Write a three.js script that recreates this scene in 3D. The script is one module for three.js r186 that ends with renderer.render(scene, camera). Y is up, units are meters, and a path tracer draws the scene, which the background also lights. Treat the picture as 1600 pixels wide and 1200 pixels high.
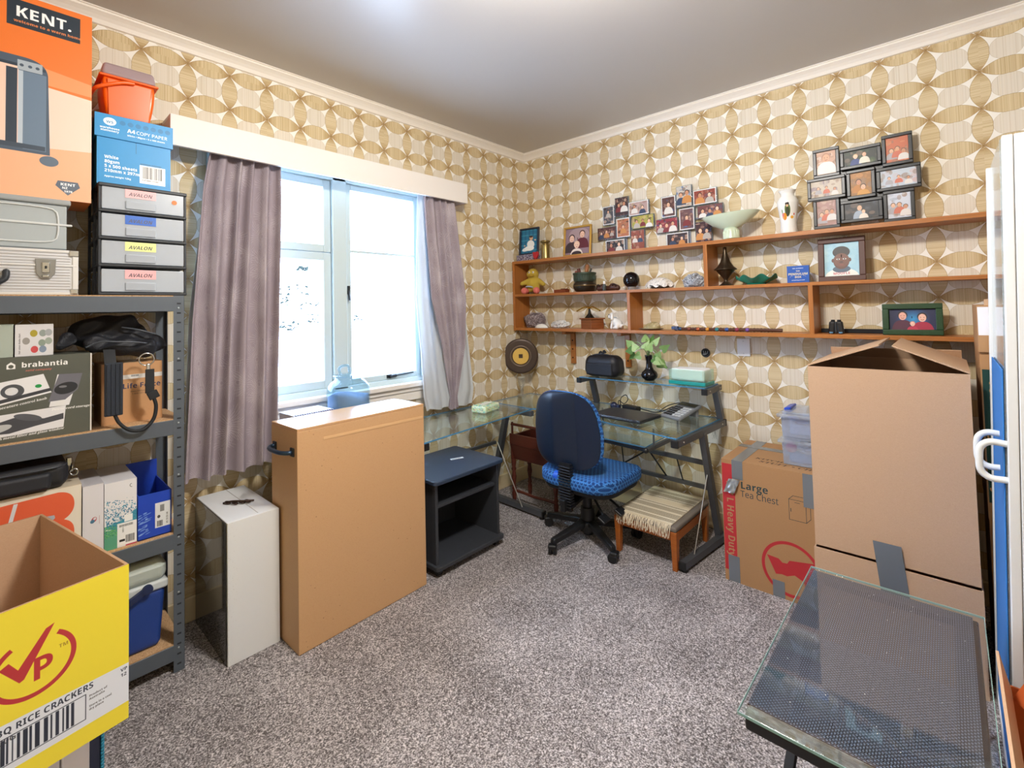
import * as THREE from 'three';
import { RoundedBoxGeometry } from 'three/addons/geometries/RoundedBoxGeometry.js';
import { mergeGeometries } from 'three/addons/utils/BufferGeometryUtils.js';
import { MarchingCubes } from 'three/addons/objects/MarchingCubes.js';
import { ImprovedNoise } from 'three/addons/math/ImprovedNoise.js';
import { RectAreaLightUniformsLib } from 'three/addons/lights/RectAreaLightUniformsLib.js';

const scene = new THREE.Scene();
const renderer = new THREE.WebGLRenderer();
renderer.toneMapping = THREE.LinearToneMapping;
renderer.toneMappingExposure = 1.0;
renderer.shadowMap.enabled = true;
RectAreaLightUniformsLib.init();

// ---- camera (lens shifted upwards, principal point 460.5 px from the top of 1200) ----
const FULL = 1478.98, FOCAL = 741.447;
const camera = new THREE.PerspectiveCamera(2 * Math.atan(FULL / 2 / FOCAL) * 180 / Math.PI, 1600 / FULL, 0.05, 60);
camera.position.set(2.5705, 1.3586, 2.9894);
camera.rotation.set(1.8843 * Math.PI / 180, 42.478 * Math.PI / 180, -1.3897 * Math.PI / 180, 'YXZ');
camera.setViewOffset(1600, FULL, 0, FULL - 1200, 1600, 1200);
camera.updateProjectionMatrix();

// ---- overcast sky outside the window ----
scene.background = new THREE.Color(0xb9d6ff);
scene.backgroundIntensity = 17.0;

// ---- helpers ----
let seed = 7;
const rnd = () => { seed = (seed * 1664525 + 1013904223) % 4294967296; return seed / 4294967296; };
const rr = (a, b) => a + (b - a) * rnd();
const noise = new ImprovedNoise();
const rad = (d) => d * Math.PI / 180;
const taken = {};
function numbered(n) { if (!(n in taken)) { taken[n] = 0; return n; } taken[n]++; return n + '_' + String(taken[n]).padStart(3, '0'); }
function M(color, rough = 0.7, o = {}) { return new THREE.MeshStandardMaterial({ color, roughness: rough, metalness: 0, ...o }); }
function P(color, rough = 0.5, o = {}) { return new THREE.MeshPhysicalMaterial({ color, roughness: rough, ...o }); }
function put(o, p, r) { if (p) o.position.set(...p); if (r) o.rotation.set(...r); return o; }
function mesh(name, geo, m, parent, p, r) {
  const o = new THREE.Mesh(geo, m); o.name = name; o.castShadow = o.receiveShadow = true; put(o, p, r);
  if (parent) parent.add(o); return o;
}
function thing(name, label, category, p, r, group) {
  const o = new THREE.Group(); o.name = numbered(name); put(o, p, r); scene.add(o);
  o.userData = { label, category }; if (group) o.userData.group = group; return o;
}
function solo(name, label, category, geo, m, p, r, group) {
  const o = mesh(numbered(name), geo, m, scene, p, r); o.userData = { label, category }; if (group) o.userData.group = group; return o;
}
function struct(name, geo, m, p, r) { const o = mesh(name, geo, m, scene, p, r); o.userData.kind = 'structure'; return o; }
const bx = (w, h, d, x = 0, y = 0, z = 0) => new THREE.BoxGeometry(w, h, d).translate(x, y, z);
const span = (x0, x1, y0, y1, z0, z1) => bx(x1 - x0, y1 - y0, z1 - z0, (x0 + x1) / 2, (y0 + y1) / 2, (z0 + z1) / 2);
const rb = (w, h, d, r = 0.006, s = 2) => new RoundedBoxGeometry(w, h, d, s, Math.min(r, w / 2.01, h / 2.01, d / 2.01));
const rspan = (x0, x1, y0, y1, z0, z1, r = 0.004, s = 2) => rb(x1 - x0, y1 - y0, z1 - z0, r, s).translate((x0 + x1) / 2, (y0 + y1) / 2, (z0 + z1) / 2);
const cyl = (r0, r1, h, n = 24) => new THREE.CylinderGeometry(r0, r1, h, n);
const lathe = (pts, n = 32) => new THREE.LatheGeometry(pts.map(([a, b]) => new THREE.Vector2(a, b)), n);
const V = (a) => new THREE.Vector3(...a);
function strip(g) { const q = g.index ? g.toNonIndexed() : g; for (const k of Object.keys(q.attributes)) if (!['position', 'normal', 'uv'].includes(k)) q.deleteAttribute(k); if (!q.attributes.uv) q.setAttribute('uv', new THREE.BufferAttribute(new Float32Array(q.attributes.position.count * 2), 2)); q.clearGroups(); return q; }
const merge = (gs) => mergeGeometries(gs.map(strip));
function bar(a, b, w, h = w, r = 0.002) { // square bar between two points
  const A = V(a), B = V(b), L = A.distanceTo(B), g = rb(w, h, L, r, 1);
  const m = new THREE.Matrix4().lookAt(A, B, Math.abs(B.y - A.y) > 0.95 * L ? new THREE.Vector3(1, 0, 0) : new THREE.Vector3(0, 1, 0));
  m.setPosition(A.clone().add(B).multiplyScalar(0.5)); return g.applyMatrix4(m);
}
function rod(a, b, r, n = 8, r2 = r) {
  const A = V(a), B = V(b), L = A.distanceTo(B), g = new THREE.CylinderGeometry(r2, r, L, n);
  const q = new THREE.Quaternion().setFromUnitVectors(new THREE.Vector3(0, 1, 0), B.clone().sub(A).normalize());
  return g.applyQuaternion(q).translate((A.x + B.x) / 2, (A.y + B.y) / 2, (A.z + B.z) / 2);
}
const tube = (pts, r, seg = 40, n = 8, closed = false) => new THREE.TubeGeometry(new THREE.CatmullRomCurve3(pts.map(V), closed), seg, r, n, closed);
function shapeOf(pts) { const s = new THREE.Shape(); pts.forEach(([x, y], i) => (i ? s.lineTo(x, y) : s.moveTo(x, y))); s.closePath(); return s; }
function slab(pts, y0, y1, bevel = 0.001) { // polygon in x,z extruded upwards
  const g = new THREE.ExtrudeGeometry(shapeOf(pts.map(([x, z]) => [x, -z])), { depth: y1 - y0 - 2 * bevel, bevelEnabled: true, bevelSize: bevel, bevelThickness: bevel, bevelSegments: 1 });
  return g.rotateX(-Math.PI / 2).translate(0, y0 + bevel, 0);
}
function roundShape(w, h, r) {
  const s = new THREE.Shape(), x = -w / 2, y = -h / 2;
  s.moveTo(x + r, y); s.lineTo(x + w - r, y); s.quadraticCurveTo(x + w, y, x + w, y + r); s.lineTo(x + w, y + h - r); s.quadraticCurveTo(x + w, y + h, x + w - r, y + h);
  s.lineTo(x + r, y + h); s.quadraticCurveTo(x, y + h, x, y + h - r); s.lineTo(x, y + r); s.quadraticCurveTo(x, y, x + r, y); return s;
}
function extr(s, d, bevel = 0.003, seg = 2, curve = 10) { return new THREE.ExtrudeGeometry(s, { depth: Math.max(0.0005, d - 2 * bevel), bevelEnabled: bevel > 0, bevelSize: bevel, bevelThickness: bevel, bevelSegments: seg, curveSegments: curve }).translate(0, 0, bevel); }
function warp(g, fn) { const p = g.attributes.position, v = new THREE.Vector3(); for (let i = 0; i < p.count; i++) { v.fromBufferAttribute(p, i); fn(v); p.setXYZ(i, v.x, v.y, v.z); } g.computeVertexNormals(); return g; }
// smooth union of tapered capsules: [ax,ay,az,ra, bx,by,bz,rb]
function blob(caps, k, c, half, res = 36) {
  const mc = new MarchingCubes(res, new THREE.MeshStandardMaterial(), false, false, 60000); mc.isolation = 0;
  const n = mc.size;
  for (let z = 0; z < n; z++) for (let y = 0; y < n; y++) for (let x = 0; x < n; x++) {
    const px = c[0] + (2 * x / n - 1) * half, py = c[1] + (2 * y / n - 1) * half, pz = c[2] + (2 * z / n - 1) * half;
    let d = 1e9;
    for (const [ax, ay, az, ra, qx = ax, qy = ay, qz = az, rb2 = ra] of caps) {
      const ux = qx - ax, uy = qy - ay, uz = qz - az, L = ux * ux + uy * uy + uz * uz;
      const t = L ? Math.max(0, Math.min(1, ((px - ax) * ux + (py - ay) * uy + (pz - az) * uz) / L)) : 0;
      const e = Math.hypot(px - ax - ux * t, py - ay - uy * t, pz - az - uz * t) - (ra + (rb2 - ra) * t);
      const h = Math.max(0, Math.min(1, 0.5 + 0.5 * (d - e) / k)); d = d * (1 - h) + e * h - k * h * (1 - h);
    }
    mc.field[x + y * n + z * n * n] = -d / half;
  }
  mc.update();
  const cnt = mc.count, g = new THREE.BufferGeometry();
  g.setAttribute('position', new THREE.BufferAttribute(mc.positionArray.slice(0, cnt * 3), 3));
  g.setAttribute('normal', new THREE.BufferAttribute(mc.normalArray.slice(0, cnt * 3), 3));
  g.setAttribute('uv', new THREE.BufferAttribute(new Float32Array(cnt * 2), 2));
  g.scale(half, half, half).translate(...c); return g;
}
function rock(r, sx, sy, sz, amp, f, s0, det = 4) {
  const g = new THREE.IcosahedronGeometry(r, det);
  return warp(g, (v) => { const u = v.clone().normalize(); let q = 0, a = 1; for (let o = 0; o < 4; o++) { q += a * noise.noise(u.x * f * (o + 1) + s0, u.y * f * (o + 1) - s0, u.z * f * (o + 1) + 3 * s0); a *= 0.6; } v.multiplyScalar(1 + amp * q); v.x *= sx; v.y *= sy; v.z *= sz; if (v.y < -r * sy * 0.72) v.y = -r * sy * 0.72; });
}
// ---- canvases: millimetre units ----
function ct(wmm, hmm, ppmm, draw) {
  const c = document.createElement('canvas'); c.width = Math.round(wmm * ppmm); c.height = Math.round(hmm * ppmm);
  const x = c.getContext('2d'); x.scale(c.width / wmm, c.height / hmm); draw(x, wmm, hmm);
  const t = new THREE.CanvasTexture(c); t.colorSpace = THREE.SRGBColorSpace; t.magFilter = THREE.LinearFilter; return t;
}
function fill(x, c, a, b, w, h) { x.fillStyle = c; x.fillRect(a, b, w, h); }
function text(x, s, px, py, size, c, o = {}) { x.fillStyle = c; x.font = `${o.italic ? 'italic ' : ''}${o.weight || 'bold'} ${size}px ${o.font || 'sans-serif'}`; x.textAlign = o.align || 'left'; x.textBaseline = 'alphabetic'; x.save(); x.translate(px, py); if (o.rot) x.rotate(o.rot); if (o.sx) x.scale(o.sx, 1); x.fillText(s, 0, 0); x.restore(); }
function poly(x, c, pts) { x.fillStyle = c; x.beginPath(); pts.forEach(([a, b], i) => (i ? x.lineTo(a, b) : x.moveTo(a, b))); x.closePath(); x.fill(); }
function ell(x, c, a, b, rx, ry, rot = 0) { x.fillStyle = c; x.beginPath(); x.ellipse(a, b, rx, ry, rot, 0, 7); x.fill(); }
function barcode(x, a, b, w, h, c = '#222') { let p = a; while (p < a + w - 1) { const q = rr(0.5, 2.4) * w / 60; x.fillStyle = c; x.fillRect(p, b, Math.min(q, a + w - p), h); p += q + rr(0.5, 2.2) * w / 60; } }
function speckle(x, W, H, n, cols, r0, r1) { for (let i = 0; i < n; i++) { x.fillStyle = cols[Math.floor(rnd() * cols.length)]; x.fillRect(rnd() * W, rnd() * H, rr(r0, r1), rr(r0, r1)); } }
function grayData(n, fn) { // square data texture, fn(x,y)->0..255
  const d = new Uint8Array(n * n * 4); for (let y = 0; y < n; y++) for (let x = 0; x < n; x++) { const v = Math.max(0, Math.min(255, fn(x, y))); d.set([v, v, v, 255], (y * n + x) * 4); }
  const t = new THREE.DataTexture(d, n, n); t.wrapS = t.wrapT = THREE.RepeatWrapping; t.magFilter = t.minFilter = THREE.LinearFilter; t.needsUpdate = true; return t;
}
function worldUV(g, fn) { const p = g.attributes.position, nn = g.attributes.normal, u = new Float32Array(p.count * 2); for (let i = 0; i < p.count; i++) { const q = fn(p.getX(i), p.getY(i), p.getZ(i), nn.getX(i), nn.getY(i), nn.getZ(i)); u[2 * i] = q[0]; u[2 * i + 1] = q[1]; } g.setAttribute('uv', new THREE.BufferAttribute(u, 2)); return g; }
const boxUV = (s) => (x, y, z, a, b, c) => (Math.abs(a) > 0.6 ? [z * s, y * s] : Math.abs(b) > 0.6 ? [x * s, z * s] : [x * s, y * s]);
const rep = (t) => { t.wrapS = t.wrapT = THREE.RepeatWrapping; return t; };
// ================= surfaces =================
// wallpaper: overlapping printed lenses and discs, 4 x 4 motifs per texture (one motif 177 x 168 mm)
const paperTex = rep(ct(1024, 1024, 1, (x) => {
  const T = 256;
  fill(x, '#f3efe6', 0, 0, 1024, 1024);
  const lines = (n, vertical, box, cols) => { for (let i = 0; i < n; i++) { x.fillStyle = cols[Math.floor(rnd() * cols.length)]; x.globalAlpha = rr(0.05, 0.3); if (vertical) x.fillRect(box[0] + rnd() * box[2], box[1], rr(0.8, 3), box[3]); else x.fillRect(box[0], box[1] + rnd() * box[3], box[2], rr(0.8, 3)); } x.globalAlpha = 1; };
  const lens = (cx, cy, horiz) => {
    const L = T / 2, s = T * (horiz ? 0.215 : 0.19);
    x.save(); x.translate(cx, cy); if (!horiz) x.rotate(Math.PI / 2);
    x.beginPath(); x.moveTo(-L, 0); x.quadraticCurveTo(-L * 0.42, -s * 1.18, 0, -s); x.quadraticCurveTo(L * 0.42, -s * 1.18, L, 0); x.quadraticCurveTo(L * 0.42, s * 1.18, 0, s); x.quadraticCurveTo(-L * 0.42, s * 1.18, -L, 0); x.closePath();
    x.save(); x.clip(); x.fillStyle = horiz ? '#d3bf96' : '#d6c39c'; x.fillRect(-L, -s * 1.3, 2 * L, s * 2.6);
    // the print runs to a darker brown at the tips of each motif
    for (const e of [-1, 1]) { const g = x.createLinearGradient(e * L, 0, e * L * 0.4, 0); g.addColorStop(0, 'rgba(142,104,54,0.75)'); g.addColorStop(1, 'rgba(160,125,70,0)'); x.fillStyle = g; x.fillRect(-L, -s * 1.3, 2 * L, s * 2.6); }
    lines(150, true, [-L, -s * 1.3, 2 * L, s * 2.6], ['#8f6d3c', '#a98958', '#ecdcb8', '#f3e7cc']);
    x.restore(); x.lineWidth = 2.2; x.strokeStyle = 'rgba(130,96,50,0.55)'; x.stroke(); x.restore();
  };
  for (let j = -1; j < 5; j++) for (let i = -1; i < 5; i++) {
    const cx = (i + 0.5) * T, cy = (j + 0.5) * T;
    x.save(); x.beginPath(); x.ellipse(cx, cy, T * 0.315, T * 0.31, 0, 0, 7); x.save(); x.clip(); fill(x, '#e2d9c9', cx - T / 2, cy - T / 2, T, T);
    lines(90, true, [cx - T / 2, cy - T / 2, T, T], ['#b49c74', '#c9b592', '#f4ecdc', '#f4ecdc', '#a89878']); x.restore(); x.lineWidth = 1.5; x.strokeStyle = 'rgba(150,125,85,0.35)'; x.stroke(); x.restore();
  }
  for (let j = -1; j < 5; j++) for (let i = -1; i < 5; i++) { lens(i * T, (j + 0.5) * T, false); }
  for (let j = -1; j < 5; j++) for (let i = -1; i < 5; i++) { lens((i + 0.5) * T, j * T, true); }
}));
paperTex.anisotropy = 8;
const paper = M(0xffffff, 0.8, { map: paperTex });
const uvBack = (x, y) => [(x / 0.1767 + 0.611) / 4, (y - 2.5498) / 0.1683 / 4];
const uvLeft = (x, y, z) => [-(z / 0.1743 + 0.3097) / 4, (y - 2.5498) / 0.1683 / 4];
const cream = M('#eee7dc', 0.45), sashPaint = M('#c6d6d8', 0.35), ceilPaint = M('#bdb8b2', 0.3);
const CH = (x) => 2.650 - 0.011 * x; // the ceiling drops slightly to the right
const RX = 3.75, RZ = 3.9; // far sides of the room
// window opening
const WZ0 = 1.04, WZ1 = 2.30, WY0 = 0.90, WY1 = 2.20;
const wl = worldUV(merge([span(-0.16, 0, -0.02, 2.75, -0.16, WZ0), span(-0.16, 0, -0.02, 2.75, WZ1, RZ), span(-0.16, 0, -0.02, WY0, WZ0, WZ1), span(-0.16, 0, WY1, 2.75, WZ0, WZ1)]), uvLeft);
struct('wall_left', wl, paper);
struct('wall_back', worldUV(span(0, RX + 0.16, -0.02, 2.75, -0.16, 0), uvBack), paper);
struct('wall_right', worldUV(span(RX, RX + 0.16, -0.02, 2.75, 0, RZ), uvLeft), paper);
struct('wall_front', worldUV(span(-0.16, RX + 0.16, -0.02, 2.75, RZ, RZ + 0.16), uvBack), paper);
{ const g = span(-0.16, RX + 0.16, 0, 0.12, -0.16, RZ + 0.16); warp(g, (v) => { v.y += CH(v.x); }); struct('ceiling', g, ceilPaint); }
// carpet
const N = 1024, cd = new Uint8Array(N * N * 4), hb = new Float32Array(N * N);
for (let i = 0; i < N * N; i++) hb[i] = rnd();
for (let y = 0; y < N; y++) for (let x = 0; x < N; x++) {
  let s = 0; for (const [a, b, w] of [[0, 0, 0.34], [1, 0, 0.17], [0, 1, 0.17], [-1, 0, 0.16], [0, -1, 0.16]]) s += w * hb[((y + b + N) % N) * N + ((x + a + N) % N)];
  const c = noise.noise(x / N * 8, y / N * 8, 1) + noise.noise(x / N * 8 - 8, y / N * 8, 1), f = noise.noise(x / 9, y / 9, 5);
  const v = Math.max(0.05, Math.min(1, 0.5 + (s - 0.5) * 1.9 + f * 0.12 + c * 0.10));
  const o = (y * N + x) * 4; cd[o] = 66 + 152 * v; cd[o + 1] = 61 + 150 * v; cd[o + 2] = 61 + 151 * v; cd[o + 3] = 255; hb[y * N + x] = hb[y * N + x];
}
const carpetTex = rep(new THREE.DataTexture(cd, N, N)); carpetTex.colorSpace = THREE.SRGBColorSpace; carpetTex.magFilter = THREE.LinearFilter; carpetTex.minFilter = THREE.LinearMipmapLinearFilter; carpetTex.generateMipmaps = true; carpetTex.needsUpdate = true;
const carpetBump = rep(grayData(512, () => rnd() * 255));
{ const g = worldUV(span(-0.16, RX + 0.16, -0.1, 0, -0.16, RZ + 0.16), (x, y, z) => [x / 1.9, z / 1.9]); carpetBump.repeat.set(2, 2); struct('floor', g, M(0xffffff, 0.97, { map: carpetTex, bumpMap: carpetBump, bumpScale: 0.004 })); }
// cornice: a coved profile with a small bead against the ceiling
{ const prof = [[0, -0.056], [0.010, -0.054], [0.017, -0.038], [0.027, -0.026], [0.038, -0.017], [0.043, -0.014], [0.044, -0.006], [0.050, -0.005], [0.050, 0.01], [0, 0.01]];
  const a = new THREE.ExtrudeGeometry(shapeOf(prof), { depth: RZ, bevelEnabled: false }); // profile x into the room, runs along z
  const ga = a.translate(0, 0, 0); { const p = ga.attributes.position; for (let i = 0; i < p.count; i++) p.setY(i, p.getY(i) + CH(0)); } ga.computeVertexNormals(); struct('trim_1', ga, cream);
  const b = new THREE.ExtrudeGeometry(shapeOf(prof), { depth: RX, bevelEnabled: false }); { const p = b.attributes.position; for (let i = 0; i < p.count; i++) { const X = p.getX(i), Y = p.getY(i), Z = p.getZ(i); p.setXYZ(i, RX - Z, Y + CH(RX - Z), X); } } 
  b.computeVertexNormals(); struct('trim_2', b, cream); }
const skirtPaint = M('#d8c6a2', 0.5);
struct('baseboard_left', rspan(0, 0.018, 0, 0.105, 0.018, RZ, 0.004), skirtPaint);
struct('baseboard_back', rspan(0, RX, 0, 0.105, 0, 0.018, 0.004), skirtPaint);
// ---- window: fixed lights and casements, painted timber ----
const win = new THREE.Group(); win.name = 'window_1'; win.userData.kind = 'structure'; scene.add(win);
mesh('window_frame', merge([rspan(-0.13, 0.0, WY0, 0.945, WZ0, WZ1), rspan(-0.13, 0.0, 2.13, WY1, WZ0, WZ1), rspan(-0.13, 0.0, WY0, WY1, WZ0, 1.075), rspan(-0.13, 0.0, WY0, WY1, 2.265, WZ1), rspan(-0.13, 0.0, 0.93, 2.15, 1.60, 1.685), rspan(0, 0.016, WY0, 2.2, 2.30, 2.315)]), sashPaint, win);
const sash = (name, z0, z1, y0, y1, w, xa = -0.075, xb = -0.02) => mesh(name, merge([rspan(xa, xb, y0, y1, z0, z0 + w), rspan(xa, xb, y0, y1, z1 - w, z1), rspan(xa, xb, y0, y0 + w, z0 + w, z1 - w), rspan(xa, xb, y1 - w, y1, z0 + w, z1 - w)]), sashPaint, win);
sash('upper_sash', 1.688, 2.262, 1.715, 2.13, 0.042); sash('casement', 1.688, 2.262, 0.945, 1.712, 0.045); sash('casement', 1.078, 1.598, 0.945, 2.13, 0.034);
mesh('glazing_bar', rspan(-0.06, -0.028, 1.725, 1.74, 1.10, 1.575, 0.003), sashPaint, win);
const pane = P(0xffffff, 0.02, { transmission: 1, thickness: 0, ior: 1.45 });
const paneAt = (z0, z1, y0, y1) => mesh('pane', span(-0.05, -0.047, y0, y1, z0, z1), pane, win);
paneAt(1.72, 2.23, 1.75, 2.095); paneAt(1.725, 2.225, 0.985, 1.675); paneAt(1.106, 1.57, 1.736, 2.10); paneAt(1.106, 1.57, 0.975, 1.73);
mesh('window_sill', merge([rspan(-0.14, 0.05, 0.885, 0.915, 1.0, 2.33, 0.006), rspan(0, 0.03, 0.855, 0.885, 1.01, 2.32, 0.006), rspan(0, 0.02, 0.80, 0.855, 1.01, 2.32, 0.004)]), cream, win);
const darkMetal = M('#3d4247', 0.4, { metalness: 0.8 });
mesh('window_stay', merge([rod([-0.012, 0.972, 1.14], [-0.012, 0.966, 1.29], 0.004), rod([-0.012, 0.966, 1.27], [-0.012, 0.962, 1.32], 0.009), bx(0.012, 0.02, 0.03, -0.016, 0.966, 1.32)]), darkMetal, win);
mesh('window_latch', merge([rod([-0.012, 1.50, 1.588], [0.012, 1.44, 1.592], 0.006), bx(0.012, 0.05, 0.016, -0.012, 1.50, 1.588)]), darkMetal, win);
// pelmet
{ const g = new THREE.Group(); g.name = 'trim_3'; g.userData.kind = 'structure'; scene.add(g);
  mesh('pelmet_board', rspan(0.132, 0.15, 2.105, 2.240, 0.777, 2.486, 0.002), M('#ece6df', 0.5), g);
  mesh('pelmet_top', rspan(0.0, 0.132, 2.226, 2.240, 0.777, 2.486, 0.002), M('#ece6df', 0.5), g);
  for (const z of [0.777, 2.470]) mesh('pelmet_end', rspan(0.0, 0.132, 2.105, 2.226, z, z + 0.016, 0.002), M('#d9b9a2', 0.5), g);
  mesh('curtain_track', rspan(0.055, 0.07, 2.195, 2.215, 0.80, 2.46, 0.002), M('#e8e8e4', 0.4), g); }
// ---- ceiling lamp, above the top of the picture ----
const LAMP = [1.87, 2.50, 2.0];
{ const t = thing('ceiling_lamp', 'round opal glass ceiling lamp in the middle of the ceiling', 'lamp', [LAMP[0], CH(LAMP[0]), LAMP[2]]);
  mesh('base', lathe([[0, 0], [0.09, 0], [0.09, -0.02], [0.07, -0.035], [0, -0.035]]), M('#eeeeea', 0.4), t);
  mesh('shade', lathe([[0.06, -0.034], [0.13, -0.05], [0.155, -0.085], [0.13, -0.12], [0.07, -0.138], [0, -0.142]]), M('#fffaf0', 0.4, { emissive: '#fff1dc', emissiveIntensity: 1.6 }), t); }
const lamp = new THREE.RectAreaLight(0xfffaf3, 46, 0.34, 0.34); lamp.position.set(LAMP[0], CH(LAMP[0]) - 0.15, LAMP[2]); lamp.lookAt(LAMP[0], 0, LAMP[2]); scene.add(lamp);
const glow = new THREE.PointLight(0xfffaf3, 12); glow.position.set(LAMP[0], CH(LAMP[0]) - 0.16, LAMP[2]); glow.castShadow = true; glow.shadow.radius = 6; scene.add(glow);
// ---- shrub outside, beyond the left casement ----
{ const t = thing('garden_shrub', 'sparse dark shrub seen faintly through the left window pane', 'shrub', [-2.5, -0.6, 0.72]); const stems = [], leaves = [];
  const lf = new THREE.SphereGeometry(1, 6, 4);
  for (const [y, z, n, w, h] of [[1.86, 0.05, 26, 0.05, 0.016], [1.25, 0.18, 20, 0.10, 0.05], [1.33, -0.10, 14, 0.10, 0.05], [1.62, 0.14, 12, 0.14, 0.06], [1.48, -0.06, 10, 0.14, 0.05], [1.52, 0.22, 8, 0.03, 0.07], [1.33, -0.60, 8, 0.05, 0.04]]) { stems.push(tube([[0, 0, 0], [0.02, (y + 0.2) * 0.5, z * 0.3], [0, y + 0.55, z]], 0.0022, 20, 5)); for (let i = 0; i < n; i++) leaves.push(lf.clone().scale(rr(0.004, 0.01), rr(0.006, 0.012), rr(0.012, 0.026)).rotateX(rr(-0.8, 0.8)).translate(rr(-0.05, 0.05), y + 0.6 + rr(-h, h), z + rr(-w, w))); }
  mesh('stem', merge([rod([0, -0.3, 0], [0, 0.2, 0], 0.01)]), M('#2a2420', 0.9), t); const tw = mesh('twigs', merge(stems), M('#4a4a44', 0.9), t); tw.userData.kind = 'stuff'; const f = mesh('foliage', merge(leaves), M('#16241c', 0.8), t); f.userData.kind = 'stuff'; }
// ================= curtains =================
const curtTex = rep(ct(600, 600, 1.7, (x, W, H) => {
  fill(x, '#9c9097', 0, 0, W, H);
  for (let i = 0; i < 9000; i++) { x.fillStyle = ['#887c83', '#aca2a7', '#928790'][i % 3]; x.globalAlpha = 0.35; x.fillRect(rnd() * W, rnd() * H, 1, rr(2, 9)); }
  x.globalAlpha = 0.6; x.strokeStyle = '#d4ccce'; x.lineWidth = 1.3;
  for (let k = 0; k < 16; k++) { const cx = rnd() * W, cy = rnd() * H; for (const [ox, oy] of [[0, 0], [W, 0], [-W, 0], [0, H], [0, -H]]) for (let a = 0; a < 44; a++) { const t = a / 44 * 6.283 + k, r1 = 85 + 22 * Math.sin(a * 7.3); x.beginPath(); x.moveTo(cx + ox + (a % 2 ? 22 : 8) * Math.cos(t), cy + oy + (a % 2 ? 22 : 8) * Math.sin(t)); x.lineTo(cx + ox + r1 * Math.cos(t + 0.05), cy + oy + r1 * Math.sin(t + 0.05)); x.stroke(); } }
  x.globalAlpha = 1;
}));
const curtMat = M(0xffffff, 0.95, { map: curtTex, side: THREE.DoubleSide }), liningMat = P('#dfe3e6', 0.95, { transmission: 0.35, thickness: 0, side: THREE.DoubleSide });
// drape between z-edges given per height; folds run down it
function drape(rows, folds, x0, depth, ph, ny = 40, nx = 150, uS = 1.6) {
  const pos = [], uv = [], idx = [];
  const lerp = (t) => { let i = 0; while (i < rows.length - 2 && t > rows[i + 1][0]) i++; const a = rows[i], b = rows[i + 1], f = Math.min(1, Math.max(0, (t - a[0]) / (b[0] - a[0]))), s = f * f * (3 - 2 * f); return a.map((q, k) => q + (b[k] - q) * (k ? s : f)); };
  const side = (off) => { for (let j = 0; j <= ny; j++) { const t = j / ny, [, y, za, zb, dp] = lerp(t);
    for (let i = 0; i <= nx; i++) { const u = i / nx, w = u * folds * 6.283 + ph, q = Math.sin(w + 0.7 * Math.sin(w * 0.37 + t * 1.3) + 0.35 * Math.sin(t * 4 + u * 9)), sh = Math.sign(q) * Math.pow(Math.abs(q), 0.75);
      pos.push(x0 + depth * (dp ?? 1) * (0.5 + 0.5 * sh) + 0.006 * noise.noise(u * 6, t * 5, ph) + off, y + 0.006 * Math.sin(w * 0.5) * t, za + (zb - za) * (u + 0.012 * Math.sin(w * 1.0 + 1.2))); uv.push(u * uS, -y * 1.667); } } };
  side(0); side(-0.003); const A = (ny + 1) * (nx + 1), W = nx + 1;
  for (let j = 0; j < ny; j++) for (let i = 0; i < nx; i++) { const a = j * W + i; idx.push(a, a + 1, a + W, a + 1, a + W + 1, a + W, A + a, A + a + W, A + a + 1, A + a + 1, A + a + W, A + a + W + 1); }
  const g = new THREE.BufferGeometry(); g.setAttribute('position', new THREE.Float32BufferAttribute(pos, 3)); g.setAttribute('uv', new THREE.Float32BufferAttribute(uv, 2)); g.setIndex(idx); g.computeVertexNormals(); return g;
}
{ const t = thing('curtain', 'mauve grey patterned curtain hanging straight, beside the steel shelving', 'curtain');
  mesh('fabric', drape([[0, 2.19, 2.32, 2.012, 0.6], [0.15, 1.95, 2.36, 2.016, 0.8], [0.5, 1.35, 2.405, 2.033, 1], [1, 0.645, 2.436, 2.052, 1.15]], 5.2, 0.076, 0.054, 0.6), curtMat, t);
  mesh('lining', drape([[0, 2.18, 2.31, 2.006, 0.6], [0.5, 1.35, 2.40, 2.016, 1], [1, 0.672, 2.42, 2.036, 1]], 3, 0.056, 0.010, 1.9), liningMat, t); }
{ const t = thing('curtain', 'mauve grey curtain bunched to a point with pale lining showing on both sides', 'curtain');
  mesh('fabric', drape([[0, 2.19, 1.128, 0.87, 0.6], [0.25, 1.80, 1.115, 0.83, 0.9], [0.5, 1.45, 1.09, 0.785, 1], [0.74, 1.13, 1.005, 0.795, 0.9], [0.9, 0.88, 0.955, 0.848, 0.6], [0.96, 0.78, 0.93, 0.872, 0.5], [1, 0.712, 0.945, 0.872, 0.8]], 4.5, 0.090, 0.040, 0.2, 44, 120, 0.9), curtMat, t);
  mesh('lining', drape([[0, 2.17, 1.14, 1.05, 0.5], [0.25, 1.80, 1.165, 1.04, 1], [0.5, 1.45, 1.178, 1.0, 1], [0.8, 1.03, 1.15, 0.955, 1.3], [0.93, 0.80, 1.138, 0.915, 1.6], [1, 0.722, 1.108, 0.91, 1]], 2.2, 0.056, 0.026, 0.9, 40, 80), liningMat, t);
  mesh('lining', drape([[0, 2.1, 0.88, 0.855, 0.5], [0.25, 1.80, 0.85, 0.805, 0.6], [0.5, 1.45, 0.84, 0.755, 1], [0.8, 1.03, 0.86, 0.705, 1.2], [0.93, 0.82, 0.88, 0.682, 1.4], [1, 0.712, 0.90, 0.70, 0.8]], 1.6, 0.056, 0.028, 2.4, 40, 70), liningMat, t); }

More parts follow.
